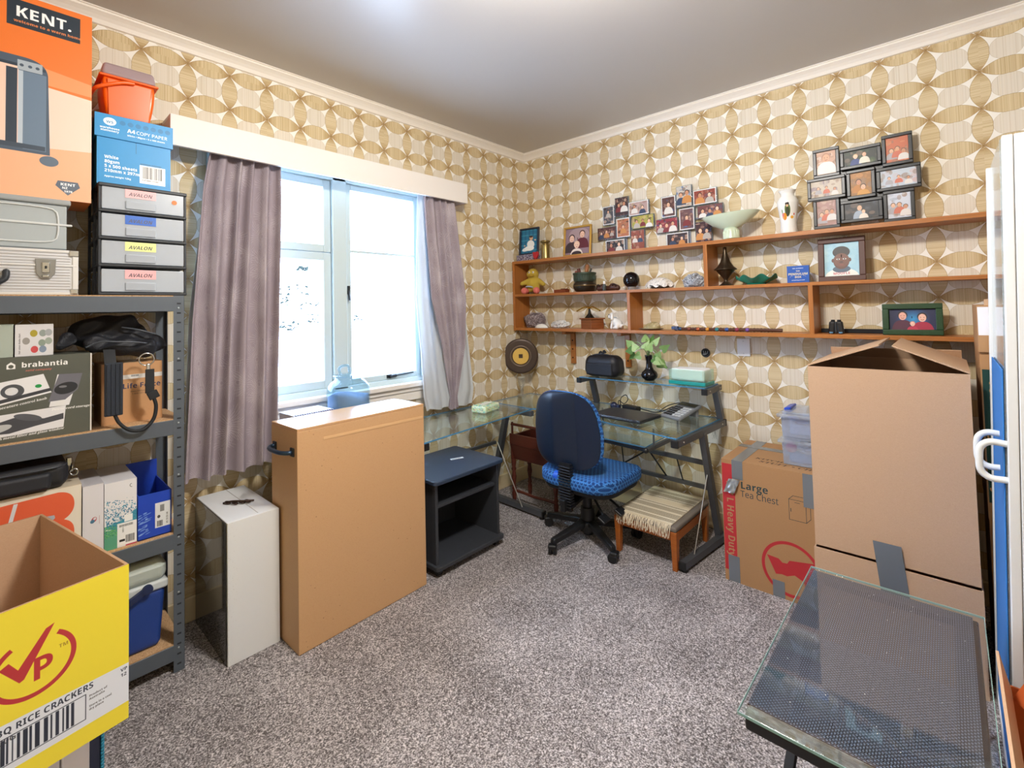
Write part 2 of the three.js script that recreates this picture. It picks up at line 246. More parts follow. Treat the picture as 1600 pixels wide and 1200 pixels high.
// ================= shared materials =================
const steel = M('#5d6066', 0.42, { metalness: 0.55 }), silverRod = M('#c9c9c6', 0.3, { metalness: 0.9 }), blackPlastic = M('#15171b', 0.42), blackMatt = M('#1b1d22', 0.85), chrome = M('#cfd2d4', 0.18, { metalness: 1 });
const deskGlass = P('#f3faf8', 0.02, { transmission: 1, thickness: 0, ior: 1.5 }), glassEdge = P('#5a9fd0', 0.1, { transmission: 0.4, thickness: 0 });
// a tinted sheet: the wide faces clear, the cut edges greenish blue
function sheet(name, pts, y0, y1, parent) { const g = slab(pts, y0, y1, 0.0008); return mesh(name, g, [deskGlass, glassEdge], parent); }
function woodTex(base, dark, light, W = 512, H = 512) { return rep(ct(W, H, 1, (x) => { fill(x, base, 0, 0, W, H); for (let i = 0; i < 520; i++) { x.strokeStyle = rnd() < 0.55 ? dark : light; x.globalAlpha = rr(0.06, 0.3); x.lineWidth = rr(0.5, 3); const y = rnd() * H, a = rr(2, 9), p = rnd() * 6; x.beginPath(); for (let k = -10; k <= W + 10; k += 16) x.lineTo(k, y + a * Math.sin(k / W * 6.283 + p)); x.stroke(); } x.globalAlpha = 1; })); }
const rimuTex = woodTex('#ad6b32', '#7f4718', '#c98a48'), darkWoodTex = woodTex('#5a2a20', '#35150f', '#7a4030'), stoolTex = woodTex('#a2581f', '#7d3f12', '#bd7433');
const rimu = M(0xffffff, 0.38, { map: rimuTex }), darkWood = M(0xffffff, 0.3, { map: darkWoodTex }), stoolWood = M(0xffffff, 0.35, { map: stoolTex });
const cardTex = rep(ct(400, 400, 1.28, (x, W, H) => { fill(x, '#c3a182', 0, 0, W, H); for (let i = 0; i < 26000; i++) { x.fillStyle = ['#b28f6e', '#d0b092', '#bb987a', '#d6b89c', '#a68464'][i % 5]; x.globalAlpha = 0.28; x.fillRect(rnd() * W, rnd() * H, rr(0.6, 3), rr(0.5, 1.2)); } x.globalAlpha = 1; }));
const card = M(0xffffff, 0.9, { map: cardTex }), cardEdge = M('#a98562', 0.95);
const cardUV = (g) => worldUV(g, boxUV(2.5));

// ================= corner desk =================
{ const t = thing('corner_desk', 'L-shaped glass corner desk with grey steel legs and raised glass shelf', 'desk');
  const Y0 = 0.682, Y1 = 0.690;
  sheet('glass_top', [[0.06, 0.515], [0.47, 0.525], [0.565, 1.495], [0.06, 1.495]], Y0, Y1, t);
  sheet('glass_top', [[0.06, 0.06], [0.572, 0.06], [0.572, 0.425], [0.47, 0.518], [0.06, 0.508]], Y0, Y1, t);
  sheet('glass_top', [[0.58, 0.06], [1.555, 0.06], [1.532, 0.652], [0.96, 0.535], [0.58, 0.435]], Y0, Y1, t);
  const FR = (name, pts) => mesh(name, merge(pts), steel, t);
  const RY = 0.662;
  FR('rail', [bar([1.557, RY, 0.05], [1.528, RY, 0.655], 0.036)]); mesh('end_cap', rb(0.039, 0.039, 0.014, 0.003).translate(1.528, RY, 0.661), blackPlastic, t); mesh('end_cap', rb(0.039, 0.039, 0.014, 0.003).translate(1.557, RY, 0.046), blackPlastic, t);
  FR('leg', [bar([1.553, 0.03, 0.165], [1.546, RY, 0.345], 0.04, 0.034)]);
  FR('foot', [bar([1.572, 0.033, 0.13], [1.522, 0.033, 0.60], 0.036)]); mesh('end_cap', rb(0.038, 0.038, 0.012, 0.003).translate(1.5215, 0.033, 0.606), blackPlastic, t);
  mesh('levelling_foot', merge([cyl(0.016, 0.018, 0.014).translate(1.525, 0.007, 0.585), cyl(0.016, 0.018, 0.014).translate(1.57, 0.007, 0.15)]), blackPlastic, t);
  mesh('tie_rod', rod([1.546, 0.43, 0.285], [1.535, 0.04, 0.49], 0.0035), silverRod, t);
  FR('rail', [bar([0.62, RY, 0.06], [0.62, RY, 0.45], 0.034)]);
  FR('rail', [bar([0.10, RY, 0.535], [0.49, RY, 0.545], 0.034)]); FR('leg', [bar([0.10, 0.03, 0.555], [0.262, RY, 0.548], 0.04, 0.034)]); FR('foot', [bar([0.06, 0.033, 0.55], [0.585, 0.033, 0.572], 0.036)]); mesh('end_cap', rb(0.012, 0.038, 0.038, 0.003).translate(0.591, 0.033, 0.572), blackPlastic, t); mesh('levelling_foot', merge([cyl(0.016, 0.018, 0.014).translate(0.575, 0.007, 0.572), cyl(0.016, 0.018, 0.014).translate(0.08, 0.007, 0.55)]), blackPlastic, t);
  mesh('tie_rod', rod([0.185, 0.43, 0.575], [0.42, 0.04, 0.59], 0.0035), silverRod, t);
  FR('rail', [bar([0.08, RY, 1.475], [0.548, RY, 1.475], 0.034)]); mesh('end_cap', rb(0.014, 0.037, 0.037, 0.003).translate(0.555, RY, 1.475), blackPlastic, t); FR('leg', [bar([0.08, 0.03, 1.475], [0.17, RY, 1.475], 0.036, 0.034)]); FR('foot', [bar([0.05, 0.02, 1.475], [0.17, 0.02, 1.475], 0.036)]);
  FR('cross_bar', [bar([0.15, 0.42, 0.56], [0.13, 0.42, 1.46], 0.022)]); mesh('tie_rod', rod([0.13, 0.41, 0.80], [0.1, 0.10, 0.56], 0.004), blackPlastic, t);
  FR('cross_bar', [bar([0.64, 0.475, 0.205], [1.545, 0.475, 0.285], 0.024)]); FR('cross_bar', [bar([0.64, 0.325, 0.2], [1.55, 0.325, 0.245], 0.022)]); FR('leg', [bar([0.62, 0.02, 0.16], [0.62, RY, 0.345], 0.034)]);
  mesh('tie_rod', merge([rod([1.36, 0.475, 0.27], [1.385, 0.325, 0.24], 0.004), rod([0.98, 0.475, 0.235], [0.985, 0.325, 0.22], 0.004), rod([1.16, 0.47, 0.25], [0.95, 0.33, 0.215], 0.005), rod([1.18, 0.47, 0.25], [1.28, 0.33, 0.23], 0.005)]), blackMatt, t);
  // keyboard tray under the right wing
  sheet('tray_glass', [[0.80, 0.22], [1.30, 0.22], [1.31, 0.55], [0.84, 0.52]], 0.580, 0.586, t);
  FR('tray_rail', [bar([1.33, 0.572, 0.15], [1.322, 0.572, 0.565], 0.022)]); mesh('end_cap', new THREE.SphereGeometry(0.016, 12, 8).translate(1.322, 0.572, 0.57), blackPlastic, t); FR('tray_rail', [bar([0.80, 0.572, 0.15], [0.82, 0.572, 0.52], 0.022)]);
  mesh('tray_hanger', merge([rod([1.335, 0.58, 0.50], [1.335, 0.68, 0.50], 0.006), rod([1.335, 0.58, 0.18], [1.335, 0.68, 0.18], 0.006), rod([0.81, 0.58, 0.40], [0.81, 0.68, 0.40], 0.006), rod([0.81, 0.58, 0.18], [0.81, 0.68, 0.18], 0.006)]), steel, t);
  // raised shelf
  sheet('shelf_glass', [[0.70, 0.075], [1.545, 0.075], [1.545, 0.285], [0.70, 0.285]], 0.888, 0.895, t);
  for (const x of [0.70, 1.547]) { FR('shelf_rail', [bar([x, 0.872, 0.06], [x, 0.872, 0.285], 0.032)]); mesh('end_cap', rb(0.035, 0.035, 0.012, 0.003).translate(x, 0.872, 0.291), blackPlastic, t); }
  FR('shelf_post', [bar([1.555, 0.69, 0.075], [1.55, 0.86, 0.13], 0.034)]); FR('shelf_post', [bar([0.70, 0.69, 0.075], [0.70, 0.86, 0.13], 0.034)]);
  for (const q of [[1.549, 0.662, 0.60], [1.571, 0.662, 0.10], [1.562, 0.872, 0.25], [1.562, 0.872, 0.09]]) mesh('screw', new THREE.SphereGeometry(0.006, 8, 6), chrome, t, q);
}
// ================= office chair =================
const chairTex = rep(ct(240, 240, 2.1, (x, W, H) => { fill(x, '#12539c', 0, 0, W, H); const s = 24; for (let j = -1; j < 12; j++) for (let i = -1; i < 12; i++) { const a = i * s + (j % 2 ? s / 2 : 0), b = j * 20; ell(x, '#0d3a74', a, b, 9, 8.4); x.strokeStyle = '#4e8fd0'; x.lineWidth = 2; x.beginPath(); x.ellipse(a, b, 10.6, 9.8, 0, 0, 7); x.stroke(); } }));
{ const t = thing('office_chair', 'blue patterned swivel office chair with black base, facing the desk', 'chair', [0.95, 0, 0.60]);
  const fab = M(0xffffff, 0.9, { map: chairTex }), shellM = M('#122033', 0.36);
  // seat
  { const g = extr(roundShape(0.46, 0.43, 0.13), 0.075, 0.024, 4, 10).rotateX(-Math.PI / 2); warp(g, (v) => { const q = Math.max(0, -v.z - 0.12); v.y -= q * q * 1.2; v.y += 0.12 * v.x * v.x; }); worldUV(g, (x, y, z, a, b) => (Math.abs(b) > 0.5 ? [x * 4.1, z * 4.1] : [(x + z) * 4.1, y * 4.1])); mesh('seat', g, fab, t, [0.02, 0.345, -0.02]); }
  mesh('seat_pan', extr(roundShape(0.44, 0.41, 0.12), 0.035, 0.012, 2).rotateX(-Math.PI / 2), blackMatt, t, [0.02, 0.322, -0.02]);
  // backrest: padded front and moulded back shell share one rounded outline
  const half = (y) => { const q = y / 0.44 * 2 - 1; return 0.238 * Math.pow(Math.max(0, 1 - Math.pow(Math.abs(q), 4.2)), 1 / 2.6) * (1 - 0.14 * Math.max(0, q)); };
  const pad = (front, back, grow) => { const ny = 44, nx = 40, pos = [], uv = [], idx = [];
    for (const f of [front, back]) for (let j = 0; j <= ny; j++) { const y = 0.44 * (0.5 - 0.5 * Math.cos(Math.PI * j / ny)), w = half(y) * grow; for (let i = 0; i <= nx; i++) { const q = -Math.cos(Math.PI * i / nx), x = q * w, e = Math.pow(Math.max(0, 1 - Math.pow(Math.abs(q), 5)), 0.5) * Math.pow(Math.max(0, 1 - Math.pow(Math.abs(y / 0.22 - 1), 6)), 0.5); pos.push(x, y, f(x, y, e) - 0.5 * x * x + 0.10 * y * y); uv.push(x * 4.1, y * 4.1); } }
    const W = nx + 1, A = W * (ny + 1); for (let j = 0; j < ny; j++) for (let i = 0; i < nx; i++) { const a = j * W + i; idx.push(a, a + W, a + 1, a + 1, a + W, a + W + 1, A + a, A + a + 1, A + a + W, A + a + 1, A + a + W + 1, A + a + W); }
    const g = new THREE.BufferGeometry(); g.setAttribute('position', new THREE.Float32BufferAttribute(pos, 3)); g.setAttribute('uv', new THREE.Float32BufferAttribute(uv, 2)); g.setIndex(idx); g.computeVertexNormals(); return g; };
  mesh('backrest', pad((x, y, e) => -0.012 - 0.038 * e, (x, y, e) => -0.012 + 0.014 * e, 1.0), fab, t, [-0.034, 0.448, 0.165]);
  mesh('back_shell', pad((x, y, e) => 0.0025, (x, y, e) => 0.003 + e * (0.040 - 0.10 * Math.max(0, -0.05 - x) - 0.30 * Math.max(0, x + 0.05)), 0.955), shellM, t, [-0.034, 0.446, 0.165]);
  { const gs = [bx(0.07, 0.26, 0.02, 0, 0.36, 0.205)]; for (let k = 0; k < 15; k++) gs.push(rb(0.082, 0.008, 0.04, 0.003, 1).translate(0, 0.255 + k * 0.0155, 0.208)); mesh('back_bellows', merge(gs), blackPlastic, t); }
  mesh('back_arm', merge([bar([0, 0.245, 0.21], [0, 0.285, 0.0], 0.06, 0.02), bar([0, 0.235, 0.21], [0, 0.30, 0.215], 0.07, 0.03)]), blackPlastic, t);
  mesh('mechanism', merge([rb(0.16, 0.05, 0.2, 0.012).translate(0, 0.30, 0)]), blackPlastic, t);
  for (const [a, b] of [[[0.06, 0.295, 0.05], [0.19, 0.225, 0.13]], [[0.07, 0.295, -0.02], [0.23, 0.24, 0.02]]]) { const l = mesh('lever', rod(a, b, 0.007), blackPlastic, t); mesh('paddle', rb(0.05, 0.012, 0.07, 0.005).rotateZ(-0.5).translate(b[0] + 0.01, b[1] - 0.01, b[2] + 0.01), blackPlastic, l); }
  mesh('adjuster_knob', merge([cyl(0.03, 0.03, 0.03, 16).rotateZ(1.57).translate(-0.07, 0.40, 0.19)]), M('#1c55c8', 0.4), t);
  mesh('gas_lift', merge([cyl(0.028, 0.028, 0.2).translate(0, 0.2, 0), cyl(0.04, 0.045, 0.11).translate(0, 0.13, 0)]), blackPlastic, t);
  mesh('hub', lathe([[0, 0.115], [0.05, 0.115], [0.062, 0.10], [0.06, 0.06], [0.03, 0.04], [0.03, 0.03], [0, 0.03]]), blackPlastic, t);
  const angs = [rad(100), rad(29), rad(-41), rad(177), rad(-113)];
  for (const a of angs) {
    const c = Math.cos(a), s = Math.sin(a), g = rb(0.25, 0.034, 0.056, 0.012, 3); warp(g, (v) => { const q = (v.x + 0.125) / 0.25; v.z *= 1 - 0.4 * q; v.y += 0.10 - 0.028 * q * q * q - 0.008 * q; v.x += 0.165; });
    g.rotateY(-a); mesh('base_arm', g, blackPlastic, t);
    const k = mesh('caster', merge([cyl(0.026, 0.026, 0.017, 20).rotateX(1.5708).translate(0, 0.026, 0.014), cyl(0.026, 0.026, 0.017, 20).rotateX(1.5708).translate(0, 0.026, -0.014), rb(0.045, 0.026, 0.05, 0.01).translate(0.006, 0.045, 0), cyl(0.008, 0.008, 0.03).translate(0.0, 0.066, 0)]), blackPlastic, t, [0.285 * c, 0, 0.285 * s], [0, -a + 0.7, 0]);
  }
}
// ================= footstool with woven mat =================
const matTex = ct(330, 340, 2.2, (x, W, H) => {
  fill(x, '#d8cbb0', 0, 0, W, H);
  for (let i = 0; i < 9000; i++) { x.fillStyle = ['#c9b998', '#e6dcc6', '#cfc1a4'][i % 3]; x.globalAlpha = 0.4; x.fillRect(rnd() * W, rnd() * H, 3, 0.8); } x.globalAlpha = 1;
  for (const [a, h] of [[30, 26], [66, 34], [108, 10], [176, 10], [196, 34], [246, 44], [300, 26]]) { for (let y = a; y < a + h; y += 6.4) for (let q = 0; q < W; q += 7) { x.fillStyle = '#54493d'; const o = Math.floor((y - a) / 6.4 + 0.01) % 2 ? 3.5 : 0; x.fillRect(q + o, y, 4.4, 4); } fill(x, '#f0e9d8', 0, a - 4, W, 2.5); fill(x, '#f0e9d8', 0, a + h + 1, W, 2.5); }
});
{ const t = thing('footstool', 'low wooden footstool with upholstered top under the right wing of the desk', 'stool', [1.325, 0, 0.405]);
  const leg = () => { const g = rb(0.036, 0.20, 0.04, 0.005); return warp(g, (v) => { const q = (0.1 - v.y) / 0.2; v.x *= 1 - 0.3 * q; v.z *= 1 - 0.3 * q; }); };
  for (const sx of [-1, 1]) for (const sz of [-1, 1]) mesh('leg', leg(), stoolWood, t, [sx * 0.163, 0.10, sz * 0.205]);
  for (const s of [-1, 1]) { mesh('apron', rb(0.29, 0.045, 0.018, 0.003), stoolWood, t, [0, 0.175, s * 0.212]); mesh('apron', rb(0.018, 0.045, 0.37, 0.003), stoolWood, t, [s * 0.17, 0.175, 0]); }
  mesh('padded_top', rb(0.362, 0.026, 0.452, 0.010, 3), M('#6e655c', 0.95), t, [0, 0.212, 0]);
}
{ const t = thing('woven_mat', 'cream and brown striped woven mat with fringed ends on the footstool', 'mat', [1.318, 0.228, 0.39]);
  const g = new THREE.PlaneGeometry(0.31, 0.46, 4, 20).rotateX(-Math.PI / 2); mesh('cloth', merge([rb(0.312, 0.006, 0.45, 0.002)]), M('#d8cbb0', 0.95), t, [0, 0, 0]);
  mesh('woven_face', warp(g, (v) => { v.y += 0.0035 + 0.001 * noise.noise(v.x * 20, v.z * 20, 2); v.z *= 0.975; }), M(0xffffff, 0.95, { map: matTex }), t);
  const gs = []; for (let i = 0; i < 62; i++) { const x = -0.153 + i * 0.005; gs.push(tube([[x, 0.001, 0.222], [x + rr(-0.004, 0.004), -0.006, 0.240], [x + rr(-0.006, 0.006), -0.032, 0.246 + rr(0, 0.005)], [x + rr(-0.008, 0.008), -0.052 + rr(-0.012, 0.008), 0.247 + rr(0, 0.006)]], 0.0021, 6, 4)); gs.push(tube([[x, 0.001, -0.222], [x + rr(-0.004, 0.004), 0.0, -0.236], [x + rr(-0.006, 0.006), -0.006, -0.246]], 0.0018, 4, 4)); }
  const f = mesh('fringe', merge(gs), M('#dccfb6', 0.95), t); f.userData.kind = 'stuff'; }
// ================= low TV cabinet =================
{ const t = thing('low_cabinet', 'dark charcoal open low cabinet on castors beside the brown case', 'cabinet', [0.405, 0, 1.215]);
  const m = M('#34373d', 0.5), top = M('#2f3d52', 0.36);
  const W = 0.44, D = 0.40; // along z, along x
  mesh('top', extr(roundShape(0.43, 0.50, 0.02), 0.022, 0.005, 2).rotateX(-Math.PI / 2), top, t, [-0.005, 0.470, 0]);
  for (const s of [-1, 1]) mesh('side_panel', rb(D - 0.02, 0.42, 0.018, 0.002), m, t, [-0.005, 0.26, s * 0.225]);
  mesh('shelf', rb(D - 0.04, 0.016, 0.43, 0.002), m, t, [-0.01, 0.345, 0]); mesh('bottom', extr(roundShape(0.42, 0.49, 0.02), 0.022, 0.004, 2).rotateX(-Math.PI / 2), m, t, [0, 0.038, 0]);
  mesh('back_panel', rb(0.008, 0.41, 0.43, 0.002), m, t, [-0.195, 0.26, 0]);
  for (const sx of [-1, 1]) for (const sz of [-1, 1]) mesh('castor', merge([cyl(0.017, 0.017, 0.03, 14).rotateX(1.57).translate(0, 0.017, 0), rb(0.03, 0.016, 0.04, 0.004).translate(0, 0.031, 0)]), blackPlastic, t, [sx * 0.17, 0, sz * 0.21]);
  const lab = ct(80, 26, 5, (x) => { fill(x, '#e9e6e2', 0, 0, 80, 26); text(x, 'BRIDNEL', 5, 20, 15, '#222'); });
  mesh('sticker', new THREE.PlaneGeometry(0.08, 0.024).rotateX(-Math.PI / 2).rotateY(1.25), M(0xffffff, 0.5, { map: lab }), t, [-0.005, 0.4925, -0.08]);
}
// ================= brown hardboard case =================
{ const t = thing('hardboard_case', 'large brown hardboard case with metal handle and pale dusty top', 'case', [0.48, 0, 1.84], [0, 0.02, 0]);
  const hb2 = rep(ct(512, 512, 1, (x, W, H) => { fill(x, '#c89e72', 0, 0, W, H); for (let i = 0; i < 30000; i++) { x.fillStyle = ['#b5834e', '#d0a070', '#bd8b57', '#d6a87a', '#a67446'][i % 5]; x.globalAlpha = 0.25; x.fillRect(rnd() * W, rnd() * H, rr(0.5, 2), rr(0.5, 2)); } x.globalAlpha = 0.8; for (let i = 0; i < 26; i++) ell(x, '#6c4426', rnd() * W, rnd() * H, rr(0.6, 1.8), rr(0.6, 1.6)); x.globalAlpha = 1; }));
  const hm = M(0xffffff, 0.55, { map: hb2 });
  mesh('body', worldUV(rb(0.25, 0.885, 0.64, 0.003), boxUV(1.6)), hm, t, [0, 0.4435, 0]);
  mesh('top_panel', worldUV(rb(0.25, 0.012, 0.64, 0.003), boxUV(1.6)), M(0xffffff, 0.22, { map: hb2 }), t, [0, 0.892, 0]);
  const h = mesh('handle', tube([[-0.085, 0.80, 0.322], [-0.085, 0.80, 0.338], [-0.06, 0.80, 0.356], [0.0, 0.80, 0.362], [0.06, 0.80, 0.356], [0.085, 0.80, 0.338], [0.085, 0.80, 0.322]], 0.009, 40, 8).scale(1, 1, 1), M('#2f4358', 0.3, { metalness: 0.6 }), t); mesh('handle_mount', merge([rb(0.03, 0.035, 0.008, 0.003).translate(-0.085, 0.80, 0.323), rb(0.03, 0.035, 0.008, 0.003).translate(0.085, 0.80, 0.323)]), darkMetal, h);
  mesh('joint_strip', rb(0.002, 0.012, 0.52, 0.0008).rotateX(-0.012), M('#d6ac7c', 0.7), t, [0.1255, 0.835, -0.05]);
}
// ================= white melamine box with glass side =================
{ const t = thing('white_display_box', 'tall white melamine box with smoky glass side and ornate pull', 'box', [0.248, 0, 2.268]);
  const wt = ct(220, 560, 1.6, (x, W, H) => { fill(x, '#e3e5e6', 0, 0, W, H); for (let i = 0; i < 120; i++) { x.globalAlpha = rr(0.15, 0.6); ell(x, '#8d8a84', Math.abs(rr(-8, 40)) , rnd() * H, rr(0.3, 1.0), rr(0.3, 1.6)); } for (let i = 0; i < 30; i++) { x.globalAlpha = 0.4; ell(x, '#8d8a84', rnd() * W, rnd() * H, 0.6, 0.7); } x.globalAlpha = 1; });
  const wm = M('#e3e5e6', 0.35);
  mesh('front_panel', rb(0.012, 0.55, 0.195, 0.002), [wm, wm, wm, wm, wm, wm], t, [0.204, 0.275, 0]);
  mesh('front_face', new THREE.PlaneGeometry(0.194, 0.549).rotateY(Math.PI / 2), M(0xffffff, 0.35, { map: wt }), t, [0.2104, 0.275, 0]);
  mesh('top_panel', rb(0.405, 0.012, 0.195, 0.002), wm, t, [-0.005, 0.544, 0]); mesh('bottom_panel', rb(0.405, 0.012, 0.195, 0.002), wm, t, [-0.005, 0.006, 0]); mesh('back_panel', rb(0.012, 0.526, 0.195, 0.002), wm, t, [-0.202, 0.275, 0]); mesh('side_panel', rb(0.395, 0.526, 0.010, 0.002), wm, t, [0, 0.275, -0.0925]);
  mesh('glass_side', rb(0.408, 0.548, 0.004, 0.001), P('#8a8886', 0.05, { transmission: 0.75, thickness: 0 }), t, [-0.008, 0.275, 0.1]);
  mesh('top_groove', bx(0.40, 0.0012, 0.003), M('#b9b6b0', 0.6), t, [-0.005, 0.5503, -0.02]);
  { const gs = []; for (const [x, z, a] of [[-0.03, 0.03, 0], [0.0, 0.012, 0], [0.012, -0.012, 0], [0.02, -0.032, 0]]) gs.push(new THREE.TorusGeometry(0.012, 0.0035, 6, 14).scale(1.3, 0.8, 1).rotateX(1.35).translate(x, 0.556, z)); gs.push(tube([[-0.04, 0.555, 0.045], [-0.01, 0.563, 0.02], [0.02, 0.56, -0.02], [0.03, 0.555, -0.055]], 0.004, 20, 6)); mesh('pull', merge(gs), M('#4a3a33', 0.35, { metalness: 0.8 }), t, [0.02, 0, 0]); }
}
// ================= small black table behind the case, with jar and notebook =================
{ const t = thing('side_table', 'small black side table half hidden behind the brown hardboard case', 'table', [0.21, 0, 1.80]);
  mesh('tabletop', rb(0.24, 0.02, 0.48, 0.004), blackMatt, t, [0, 0.775, 0]); for (const sx of [-1, 1]) for (const sz of [-1, 1]) mesh('leg', rb(0.022, 0.765, 0.022, 0.003), blackPlastic, t, [sx * 0.10, 0.3825, sz * 0.222]); mesh('brace', merge([bar([0.10, 0.70, 0.238], [-0.06, 0.25, 0.238], 0.016), bar([-0.10, 0.70, 0.238], [0.06, 0.25, 0.238], 0.016)]), blackPlastic, t); }
{ const t = thing('glass_jar', 'large clear glass storage jar with lid, half full, in front of the window', 'jar', [0.21, 0.786, 1.715]);
  const gl = P('#dff0fa', 0.02, { transmission: 1, thickness: 0, ior: 1.45 });
  mesh('body', lathe([[0, 0.002], [0.095, 0.002], [0.108, 0.015], [0.110, 0.05], [0.110, 0.165], [0.104, 0.195], [0.085, 0.218], [0.068, 0.228], [0.066, 0.242], [0.070, 0.248]], 48), gl, t);
  mesh('contents', warp(lathe([[0, 0.006], [0.093, 0.006], [0.104, 0.02], [0.104, 0.135], [0.07, 0.145], [0, 0.15]], 40), (v) => { if (v.y > 0.1) v.y += 0.016 * Math.sin(v.x * 30 + 1) + 0.012 * Math.sin(v.z * 25); }), M('#7f8fa6', 0.95), t);
  mesh('lid', lathe([[0, 0.262], [0.05, 0.26], [0.074, 0.254], [0.076, 0.248], [0.07, 0.246], [0, 0.246]], 36), gl, t); mesh('lid_handle', tube([[-0.03, 0.26, 0.03], [-0.034, 0.285, 0.034], [-0.02, 0.30, 0.02], [0.0, 0.298, 0.0], [0.005, 0.262, -0.005]], 0.007, 24, 8), gl, t); }
{ const t = thing('spiral_notebook', 'purple spiral-bound notebook beside the glass jar', 'notebook', [0.21, 0.786, 1.93], [0, 0.05, 0]);
  mesh('pages', rb(0.15, 0.094, 0.20, 0.002), M('#ddd8e2', 0.8), t, [-0.02, 0.047, 0]); mesh('cover', rb(0.155, 0.003, 0.205, 0.001), M('#d2d3de', 0.5), t, [-0.02, 0.0958, 0]); const gs = []; for (let i = 0; i < 17; i++) gs.push(new THREE.TorusGeometry(0.033, 0.003, 6, 14).translate(0.058, 0.064, -0.092 + i * 0.0115)); mesh('binding', merge(gs), M('#463558', 0.4), t); }
// ================= wall shelf =================
// the unit hangs slightly out of level: boards drop 8 mm per metre to the right
const TILT = -0.0085, SD = 0.18;
const top1 = (x) => 1.748 + TILT * x, top2 = (x) => 1.4835 + TILT * x, top3 = (x) => 1.2195 + TILT * x;
const plankUV = (g) => worldUV(g, (x, y, z, a, b) => (Math.abs(b) > 0.5 ? [x * 0.9, z * 2.2] : [x * 0.9, y * 2.2]));
const standUV = (g) => worldUV(g, (x, y, z, a) => [y * 1.1, (Math.abs(a) > 0.5 ? z : x) * 2.2]);
{ const t = thing('wall_shelf', 'long three-tier rimu timber wall shelf with dividers above the desk', 'shelf');
  const board = (f, th = 0.02) => { const g = span(0.03, 2.98, -th, 0, 0.002, SD); plankUV(g); warp(g, (v) => { v.y += f(v.x); }); return g; };
  const E1 = [0.03, 2.98];
  mesh('board', board(top1, 0.021), rimu, t); mesh('board', board(top2, 0.017), rimu, t); mesh('board', board(top3, 0.02), rimu, t);
  const upright = (x, lo, hi, w = 0.02) => mesh('divider', standUV(span(x, x + w, lo(x), hi(x), 0.002, SD - 0.001)), rimu, t);
  mesh('end_panel', standUV(span(0.009, 0.03, top3(0) - 0.022, top1(0) + 0.0005, 0.002, SD + 0.001)), rimu, t);
  upright(1.02, top3, (x) => top2(x) - 0.017); upright(1.526, top2, (x) => top1(x) - 0.021, 0.022); upright(2.048, top3, (x) => top2(x) - 0.017, 0.021);
  for (const x of [0.462, 0.925, 2.40]) { const b = mesh('bracket', merge([rspan(x - 0.02, x + 0.02, 0.945, top3(x) - 0.021, 0.001, 0.019, 0.003), rspan(x - 0.018, x + 0.018, top3(x) - 0.045, top3(x) - 0.021, 0.019, 0.13, 0.004)]), rimu, t);
    mesh('screw_hole', merge([0, 1, 2].map((k) => cyl(0.006, 0.006, 0.002, 10).rotateX(Math.PI / 2).translate(x, 0.99 + k * 0.065, 0.0195))), M('#2a1a10', 0.9), b); } }

// ---- photographs: generic snapshots, painted in flat patches ----
const skins = ['#e2b594', '#d9a582', '#c98f6d', '#efc9ab'];
function person(x, cx, top, h, shirt, hair, skin) { // head and shoulders, h = head height
  ell(x, hair, cx, top + h * 0.42, h * 0.43, h * 0.47); ell(x, skin, cx, top + h * 0.55, h * 0.34, h * 0.45);
  x.fillStyle = shirt; x.beginPath(); x.moveTo(cx - h * 1.0, top + h * 2.4); x.quadraticCurveTo(cx - h * 0.95, top + h * 1.1, cx - h * 0.2, top + h * 1.0); x.lineTo(cx + h * 0.2, top + h * 1.0); x.quadraticCurveTo(cx + h * 0.95, top + h * 1.1, cx + h * 1.0, top + h * 2.4); x.closePath(); x.fill();
  for (const s of [-1, 1]) ell(x, '#3a2a22', cx + s * h * 0.14, top + h * 0.5, h * 0.045, h * 0.03); x.strokeStyle = '#9a5a4c'; x.lineWidth = h * 0.05; x.beginPath(); x.arc(cx, top + h * 0.66, h * 0.14, 0.4, 2.7); x.stroke();
}
function snap(w, h, bg, blots, people, border) {
  return ct(w, h, 1.6, (x, W, H) => { fill(x, bg, 0, 0, W, H); for (let i = 0; i < 40; i++) { x.globalAlpha = rr(0.2, 0.7); ell(x, blots[i % blots.length], rnd() * W, rnd() * H, rr(3, 16), rr(3, 14)); } x.globalAlpha = 1; for (const p of people) person(x, ...p); if (border) { x.strokeStyle = border; x.lineWidth = 6; x.strokeRect(3, 3, W - 6, H - 6); } });
}
const gloss = (m) => M(0xffffff, 0.45, { map: m });
const place = (f, x) => f(x) + 0.0005;
// a stand-up photo frame: border pieces, photograph, back strut
function frame(name, label, w, h, border, depth, m, print, p, lean = 0.12, turn = 0, group) {
  const t = thing(name, label, 'photo frame', p, [0, turn, 0], group), g = new THREE.Group(); 
  const tilt = (o) => o.rotateX(-lean).translate(0, 0, 0);
  mesh('frame_border', tilt(merge([rb(w, border, depth, 0.003).translate(0, border / 2, 0), rb(w, border, depth, 0.003).translate(0, h - border / 2, 0), rb(border, h - 2 * border, depth, 0.003).translate(-(w - border) / 2, h / 2, 0), rb(border, h - 2 * border, depth, 0.003).translate((w - border) / 2, h / 2, 0)])), m, t);
  mesh('photograph', tilt(rb(w - 2 * border + 0.004, h - 2 * border + 0.004, 0.003, 0.0005).translate(0, h / 2, -depth / 4)), gloss(print), t);
  mesh('backing', tilt(rb(w - 0.006, h - 0.006, 0.003, 0.001).translate(0, h / 2, -depth / 2 - 0.002)), blackMatt, t);
  const sb = h * 0.62; mesh('strut', bar([0, sb * Math.cos(lean), -sb * Math.sin(lean) - depth / 2 - 0.004], [0, 0.003, -sb * Math.sin(lean) - depth / 2 - 0.03], 0.03, 0.003, 0.001), blackMatt, t); return t;
}
